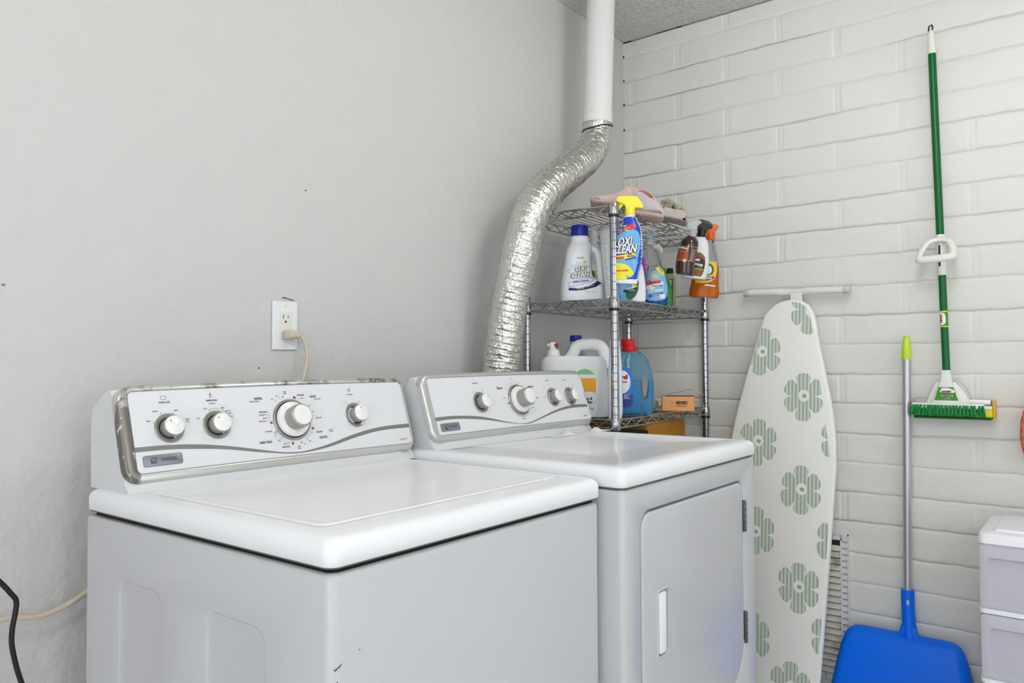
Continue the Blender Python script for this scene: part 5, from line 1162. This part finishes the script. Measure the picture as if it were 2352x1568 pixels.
mb = MB(); mb.rbox(-.736, -.6955, -.051, -.048, .16, .243, .001, .001); mb.v = [(y_, x_, z_) for x_, y_, z_ in mb.v]; mb.build('leg_bracket', 'white_paint', t, org)
mb = MB(); mb.tube([(-.046, -.715, .19), (-.10, -.68, -.35), (-.16, -.66, -1.02)], .0115, 14); mb.build('leg', 'white_paint', t, org)

# ------------------------------------------------------------------ mop
org = (-.045, -1.17, -.18)
t = thing('roller_mop', 'green-handled sponge mop with a green brush, hanging head down on the brick wall', 'mop', org)
def yx(z): return -1.157 - (.99 - z) * .0225
mb = MB(); mb.tube([(-.045, yx(1.0), 1.0), (-.045, yx(.395), .395)], .0117, 24); mb.build('handle', 'green_handle', t, org)
mb = MB(); mb.tube([(-.045, yx(.28), .285), (-.045, yx(-.04), -.040)], .0112, 24); mb.build('lower_handle', 'green_handle', t, org)
mb = MB(); mb.tube([(-.045, yx(.99), .990), (-.045, yx(1.0), 1.0), (-.045, yx(1.05), 1.050), (-.045, yx(1.068), 1.066)], [.0121, .0121, .0095, .006], 20); mb.build('handle_tip', 'mop_white', t, org)
mb = MB(); mb.tube([(-.045 + .006 * math.cos(a) * .5, -1.1545 + .0065 * math.cos(a), 1.074 + .011 * math.sin(a)) for a in [2 * math.pi * k / 16 for k in range(16)]], .0022, 8, closed=True); mb.build('hanging_loop', 'black_plastic', t, org)
mb = MB(); mb.tube([(-.045, yx(.405), .402), (-.045, yx(.39), .392), (-.045, yx(.36), .37), (-.045, yx(.30), .29), (-.045, yx(.27), .272)], [.0130, .0142, .0135, .0140, .0128], 22); mb.build('sleeve', 'mop_white', t, org)
lp = [(-.100, -1.124, .318), (-.101, -1.166, .320), (-.100, -1.206, .324), (-.093, -1.213, .334), (-.078, -1.209, .358), (-.066, -1.196, .378), (-.060, -1.168, .385), (-.066, -1.140, .377), (-.078, -1.124, .354), (-.093, -1.117, .330)]
P_ = [Vector(p) for p in lp]; P_ = P_ + P_[:3]; P_ = spline(P_, 5)[5:-10]
mb = MB(); mb.tube(P_, .0088, 12, closed=True, squash=1.35); mb.build('wringer_handle', 'mop_white', t, org)
mb = MB(); mb.rbox(-1.172, -1.166, -.0600, -.0575, .3, .368, .001, .0008); mb.v = [(y_, x_, z_) for x_, y_, z_ in mb.v]; mb.build('slot', 'black_plastic', t, org)
BLb = Bottle([(-.036, 0, .01, .0114)], 2)
hm = lambda a, b, d: (-.0562 - d - .0002, -a, b)
def tubemap(a, b, d): # label on lower handle
    u = a; rr = .0113; an = u / rr; return (-.045 - (rr + d) * math.cos(an), yx(b) - (rr + d) * math.sin(an), b)
lb = decal('sticker', poly([(-.0155, .106), (.0155, .106), (.0155, .158), (-.0155, .158)]), 'lime', t, tubemap, .0003, .004, org)
decal('sticker_center', poly([(-.013, .110), (.0155, .110), (.0155, .154), (-.013, .154)]), 'label_green', lb, tubemap, .0006, .004, org)
decal('sticker_oval', poly(sp2([(-.013, .112), (-.004, .112), (.005, .120), (.006, .134), (.004, .148), (-.004, .153), (-.013, .153), (-.013, .112)], 3)), 'label_white', lb, tubemap, .0009, .004, org)
decal('lettering', text('LIBMAN', -.0065, .133, .0068, .75, 0, R(90), .0005), 'bright_red', lb, tubemap, .0012, .003, org)
# head
def fr(pts, x0, x1, bev=.004):
    mb = MB(); mb.prism([(a, b) for a, b in pts], abs(x1 - x0), bev); mb.v = [((x0 + x1) / 2 + y_, -x_, z_) for x_, y_, z_ in mb.v]; return mb
mb = fr([(1.1675, -.030), (1.1925, -.030), (1.196, -.060), (1.203, -.085), (1.214, -.110), (1.222, -.138), (1.138, -.138), (1.147, -.110), (1.157, -.085), (1.164, -.060)], -.030, -.064, .006); hd = mb.build('head_neck', 'mop_white', t, org)
mb = fr([(1.150, -.068), (1.205, -.068), (1.232, -.105), (1.245, -.136), (1.122, -.136), (1.133, -.105)], -.026, -.050, .004); mb.build('head_frame', 'mop_white', t, org)
hmap = lambda a, b, d: (-.0640 - d, -a, b)
lb = decal('head_label', poly([(1.160, -.084), (1.201, -.084), (1.2145, -.1255), (1.1475, -.1255)]), 'label_green', hd, hmap, .0004, None, org)
decal('white_swoosh', poly(sp2([(1.163, -.100), (1.168, -.088), (1.185, -.086), (1.203, -.094), (1.200, -.102), (1.163, -.100)], 3)), 'label_white', hd, hmap, .0007, None, org)
decal('lettering', text('LIBMAN', 1.1815, -.0975, .0060, .9, 0, R(180), .0005), 'bright_red', hd, hmap, .0010, None, org)
decal('lettering', text('IMPROVED', 1.181, -.1105, .0058, .9, 0, R(180), .0005) + text('NEW &', 1.181, -.1185, .0058, .9, 0, R(180), .0005), 'label_white', hd, hmap, .0010, None, org)
mb = fr([(1.200, -.060), (1.208, -.060), (1.232, -.090), (1.246, -.130), (1.238, -.130), (1.225, -.100)], -.020, -.034, .002); mb.build('wringer_lever', 'grey_cap', t, org)
mb = MB(); mb.rbox(-1.300, -1.085, -.040, -.018, -.140, -.122, .003, .002); mb.v = [(y_, x_, z_) for x_, y_, z_ in mb.v]; mb.build('metal_rail', 'alu', t, org)
mb = fr(rr2(1.0835, 1.283, -.152, -.134, .004, 4), -.040, -.072, .003); mb.build('brush_block', 'mop_white', t, org)
random.seed(5); mb = MB()
for r_i in range(2):
    for k in range(20):
        y_ = -(1.088 + k * .0099 + r_i * .003); tip = y_ + .0085 - .0145 * k / 19
        for j in range(5):
            o_ = random.uniform(-.0022, .0022); mb.tube([(-.064 - r_i * .007 + random.uniform(-.002, .002), y_ + o_, -.141), (-.078 - r_i * .008 + random.uniform(-.003, .003), tip + o_ * 1.6, -.168 - random.uniform(0, .006))], [.0028, .0022], 6)
mb.build('brush_bristles', 'green_bristle', t, org)
mb = MB(); mb.rbox(-1.306, -1.085, -.062, -.020, -.178, -.150, .008, .006); mb.v = [(y_, x_, z_) for x_, y_, z_ in mb.v]; mb.build('sponge', 'sponge_yellow', t, org)
mb = MB(); mb.rbox(-1.302, -1.087, -.064, -.022, -.1835, -.1745, .004, .003); mb.v = [(y_, x_, z_) for x_, y_, z_ in mb.v]
mb.build('scrub_strip', 'dark_green', t, org)
mb = MB(); mb.rbox(-1.311, -1.3055, -.062, -.018, -.180, -.121, .004, .002); mb.v = [(y_, x_, z_) for x_, y_, z_ in mb.v]; mb.build('end_plate', 'amber_end', t, org)
mb = MB(); mb.tube([(-.060, -1.283, -.147), (-.060, -1.304, -.147)], .0068, 16); mb.build('roller', 'mop_white', t, org)

# ------------------------------------------------------------------ dustpan
org = (-.09, -1.06, -H)
t = thing('dustpan', 'blue upright dustpan with a long silver handle and lime grip, standing by the brick wall', 'dustpan', org)
hx = -.040
mb = MB(); mb.tube([(hx, -1.0650, .010), (hx, -1.0555, -.76)], .0124, 24); mb.build('handle', 'alu', t, org)
mb = MB(); mb.tube([(hx, -1.0647, .004), (hx, -1.0647, .008), (hx, -1.0650, .035), (hx, -1.0652, .070), (hx, -1.0653, .079), (hx, -1.0653, .081)], [.0128, .0140, .0140, .0098, .0085, .005], 24); mb.build('grip', 'lime', t, org)
mb = MB(); mb.tube([(hx, -1.0555, -.744), (hx, -1.0555, -.747), (hx - .004, -1.0565, -.80), (hx - .012, -1.0605, -.86), (hx - .020, -1.065, -.91), (hx - .028, -1.068, -.95)], [.0180, .0200, .0195, .0205, .0215, .020], 28, squash=1); so = mb.build('socket', 'dustpan_blue', t, org)
# hanging hole: flat pale grey disc in place of an opening in the socket
mb = MB(); mb.lathe([(.0001, 0), (.0045, .0)], 20, T=Matrix.Translation((hx - .0225, -1.0600, -.780)) @ Matrix.Rotation(R(-90), 4, 'Y') @ Matrix.Scale(2.1, 4, (1, 0, 0)))
mb.build('hanging_hole', 'grey_cap', so, org)
L_ = []
for z_, ya, yb, xa, xb, r_ in ((-.8830, -.915, -1.165, -.050, -.058, .003), (-.8865, -.895, -1.190, -.044, -.068, .010), (-.8950, -.880, -1.207, -.040, -.084, .020), (-.910, -.869, -1.218, -.036, -.098, .028), (-.940, -.858, -1.228, -.033, -.108, .032), (-1.00, -.845, -1.242, -.030, -.120, .034), (-1.08, -.830, -1.256, -.028, -.134, .034), (-H + .006, -.820, -1.268, -.026, -.146, .034), (-H + .002, -.822, -1.266, -.028, -.144, .032)):
    dz = lambda y_: .045 * max(0, 0)
    L_.append(rrloop(xb, xa, yb, ya, r_, z_, 8))
mb = MB(); mb.loft(L_); mb.build('pan', 'dustpan_blue', t, org, sharp=60)
mb = fr(sp2([(1.000, -.8960), (1.018, -.8895), (1.031, -.8790), (1.0385, -.8560)], 4) + sp2([(1.0830, -.8560), (1.0880, -.8800), (1.100, -.8920), (1.122, -.8990)], 4) + [(1.122, -.925), (1.000, -.925)], -.046, -.070, .006)
mb.build('socket_gusset', 'dustpan_blue', t, org)

# ------------------------------------------------------------------ drawer tower
org = (-.245, -1.465, -H)
t = thing('drawer_tower', 'white plastic drawer tower with translucent drawers at the lower right', 'drawer tower', org)
tx0, tx1, ty0, ty1 = -.40, -.09, -1.635, -1.298; TT = -.4625
mb = MB(); mb.rr([(tx0 + .004, tx1 - .004, ty0 + .004, ty1 - .004, .016, TT - .032), (tx0, tx1, ty0, ty1, .018, TT - .029), (tx0, tx1, ty0, ty1, .018, TT - .010), (tx0 + .003, tx1 - .003, ty0 + .003, ty1 - .003, .018, TT - .003), (tx0 + .010, tx1 - .010, ty0 + .010, ty1 - .010, .018, TT), (tx0 + .034, tx1 - .030, ty0 + .034, ty1 - .034, .014, TT + .0005), (tx0 + .038, tx1 - .034, ty0 + .038, ty1 - .038, .012, TT + .006), (tx0 + .046, tx1 - .042, ty0 + .046, ty1 - .046, .010, TT + .007)], n=7); mb.build('lid', 'drawer_frame', t, org)
pz = .1865
for i in range(3):
    z1 = TT - .0325 - i * pz; z0 = z1 - pz + .016
    if i: 
        pass
    mb = MB(); mb.rr([(tx0 + .006, tx1, ty0 + .002, ty1 - .002, .014, z0 - .0150), (tx0 + .002, tx1, ty0, ty1, .016, z0 - .012), (tx0 + .002, tx1, ty0, ty1, .016, z0 - .002), (tx0 + .006, tx1, ty0 + .002, ty1 - .002, .014, z0)], n=6); mb.build('frame_rail', 'drawer_frame', t, org)
    # drawer: open box with a sloping recessed front
    mb = MB()
    y0, y1 = ty0 + .004, ty1 - .004; xf = tx0 + .004
    A = [(xf, y1, z1), (xf, y1, z0), (xf, y0, z0), (xf, y0, z1)]
    iy, iz = .022, .026
    lpA = [(xf + .0, y_, z_) for y_, z_ in rr2(y0, y1, z0, z1, .010, 5)]
    def ring(g, gt, gb, dx): return [(xf + dx, y_, z_) for y_, z_ in rr2(y0 + g, y1 - g, z0 + gb, z1 - gt, .010, 5)]
    mb.loft([ring(0, 0, 0, .010), ring(0, 0, 0, .001), ring(.0015, .0015, .0015, 0), ring(.016, .034, .010, 0), ring(.022, .040, .014, .010), ring(.024, .042, .016, .012)], caps=(False, True))
    mb.build('drawer_front', 'drawer_clear', t, org, sharp=40)
    mb = MB(); mb.rr([(tx0 + .014, tx1 - .01, ty0 + .008, ty1 - .008, .01, z0 + .001), (tx0 + .014, tx1 - .01, ty0 + .006, ty1 - .006, .01, z1 - .004)], caps=(True, False)); mb.build('drawer_box', 'drawer_clear', t, org)
for sx in (0, 1):
    for sy in (0, 1):
        mb = MB(); T = Matrix.Translation(((tx0 + .04, tx1 - .04)[sx], (ty0 + .04, ty1 - .04)[sy] + .008, -H + .024)) @ Matrix.Rotation(R(90), 4, 'X'); mb.lathe([(.0001, 0), (.021, 0), (.024, .003), (.024, .013), (.021, .016), (.0001, .016)], 20, T=T)
        T = Matrix.Translation(((tx0 + .04, tx1 - .04)[sx], (ty0 + .04, ty1 - .04)[sy], -H + .024)); mb.rbox(-.012, .012, -.012, .012, .022, .0705, .003, .001, T=T); mb.build('caster', 'black_plastic', t, org)

# ------------------------------------------------------------------ wall vent behind the ironing board
org = (0, -.73, -.85)
t = thing('wall_vent', 'white louvered vent grille low on the brick wall, mostly behind the ironing board', 'vent grille', org)
gy0, gy1, gz0, gz1 = -.868, -.590, -1.104, -.598
def fy(y0, y1, z0, z1, x0, x1, mb, b=.001): mb.box(x0, x1, y0, y1, z0, z1)
mb = MB(); fy(gy0, gy1, gz0, gz1, -.008, -.004, mb)
for y0, y1, z0, z1 in ((gy0, gy0 + .0035, gz0, gz1), (gy1 - .0035, gy1, gz0, gz1), (gy0, gy1, gz1 - .0035, gz1), (gy0, gy1, gz0, gz0 + .0035), (gy0 + .0225, gy0 + .027, gz0 + .020, gz1 - .018), (gy1 - .027, gy1 - .0225, gz0 + .02, gz1 - .018), (gy0 + .0225, gy1 - .0225, gz1 - .0215, gz1 - .018), (gy0 + .0225, gy1 - .0225, gz0 + .018, gz0 + .0215)): mb.box(-.013, -.007, y0, y1, z0, z1)
mb.build('frame', 'grille_white', t, org, smooth=False)
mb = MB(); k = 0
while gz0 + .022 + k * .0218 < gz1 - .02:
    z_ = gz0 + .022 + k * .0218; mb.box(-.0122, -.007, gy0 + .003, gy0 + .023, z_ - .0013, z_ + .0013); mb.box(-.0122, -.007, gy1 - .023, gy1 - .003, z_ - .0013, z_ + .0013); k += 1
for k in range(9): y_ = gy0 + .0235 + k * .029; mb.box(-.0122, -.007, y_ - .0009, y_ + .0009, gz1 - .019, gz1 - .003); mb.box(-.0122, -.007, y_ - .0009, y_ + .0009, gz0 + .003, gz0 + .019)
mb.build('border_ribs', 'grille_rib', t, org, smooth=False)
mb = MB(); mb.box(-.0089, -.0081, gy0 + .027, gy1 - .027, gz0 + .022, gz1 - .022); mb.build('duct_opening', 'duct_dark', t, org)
mb = MB(); k = 0
while gz0 + .034 + k * .0222 < gz1 - .040:
    z_ = gz0 + .034 + k * .0222; T = Matrix.Translation((-.0142, 0, z_)) @ Matrix.Rotation(R(27), 4, 'Y'); mb.box(-.0012, .0006, gy0 + .027, gy1 - .027, -.0098, .0098, T=T); k += 1
mb.build('louvers', 'louver', t, org, smooth=False)

# ------------------------------------------------------------------ net bag at the right edge
org = (-.060, -1.418, -.20)
t = thing('net_bag', 'orange net bag hanging at the right edge, just entering the picture', 'net bag', org)
L_ = []
prof = [(0.004, .16), (.006, .13), (.016, .10), (.030, .06), (.040, .02), (.043, -.02), (.041, -.05), (.034, -.08), (.020, -.10), (.002, -.108)]
for r_, z_ in prof: L_.append([((r_ - .0035) * math.cos(a) * (1 + .06 * math.sin(3 * a + z_ * 40)) + org[0], (r_ - .0035) * math.sin(a) * (1 + .06 * math.sin(3 * a + z_ * 40)) + org[1], z_ + org[2]) for a in [2 * math.pi * k / 24 for k in range(24)]])
mb = MB(); mb.loft(L_[3:]); mb.build('contents', 'bulb_white', t, org, sharp=80)
mb = MB(); pp = spline([(r_, z_, 0) for r_, z_ in prof], 4)
for s_ in (-1, 1):
    for k in range(12):
        mb.tube([(org[0] + (q.x + .0008) * math.cos(2 * math.pi * k / 12 + s_ * i * .09), org[1] + (q.x + .0008) * math.sin(2 * math.pi * k / 12 + s_ * i * .09), org[2] + q.y) for i, q in enumerate(pp)], .0011, 5)
mb.build('net', 'net_orange', t, org)
mb = MB(); mb.tube([(-.002, org[1], org[2] + .175), (-.030, org[1], org[2] + .175), (-.060, org[1], org[2] + .172), (-.066, org[1], org[2] + .180)], .0022, 8)
tag(mb.build('wall_hook', 'white_paint', None, (-.03, org[1], org[2] + .175)), 'small white wall hook that carries the net bag', 'hook')
mb = MB(); mb.tube([(-.002, -1.1545, 1.082), (-.040, -1.1545, 1.082), (-.055, -1.1545, 1.086)], .0016, 8)
tag(mb.build('wall_hook', 'white_paint', None, (-.03, -1.1545, 1.082)), 'small hook that carries the green mop', 'hook')
# ------------------------------------------------------------------ groups of repeats
for o in COL.objects:
    if o.parent or 'label' not in o: continue
    z = o.location.z - H
    if o.name.startswith('spray_bottle'): o['group'] = 'spray bottles hooked on the top shelf rim'
    elif o['category'] == 'bottle': o['group'] = 'bottles on the middle shelf' if z > .1 else 'detergent bottles on the lower shelf'
    elif o.name.startswith(('ceiling_light', 'wall_hook', 'folded_towel', 'power_cord')): o['group'] = {'c': 'globe ceiling lamps', 'w': 'wall hooks', 'f': 'towels on the top shelf', 'p': 'power cords'}[o.name[0]]
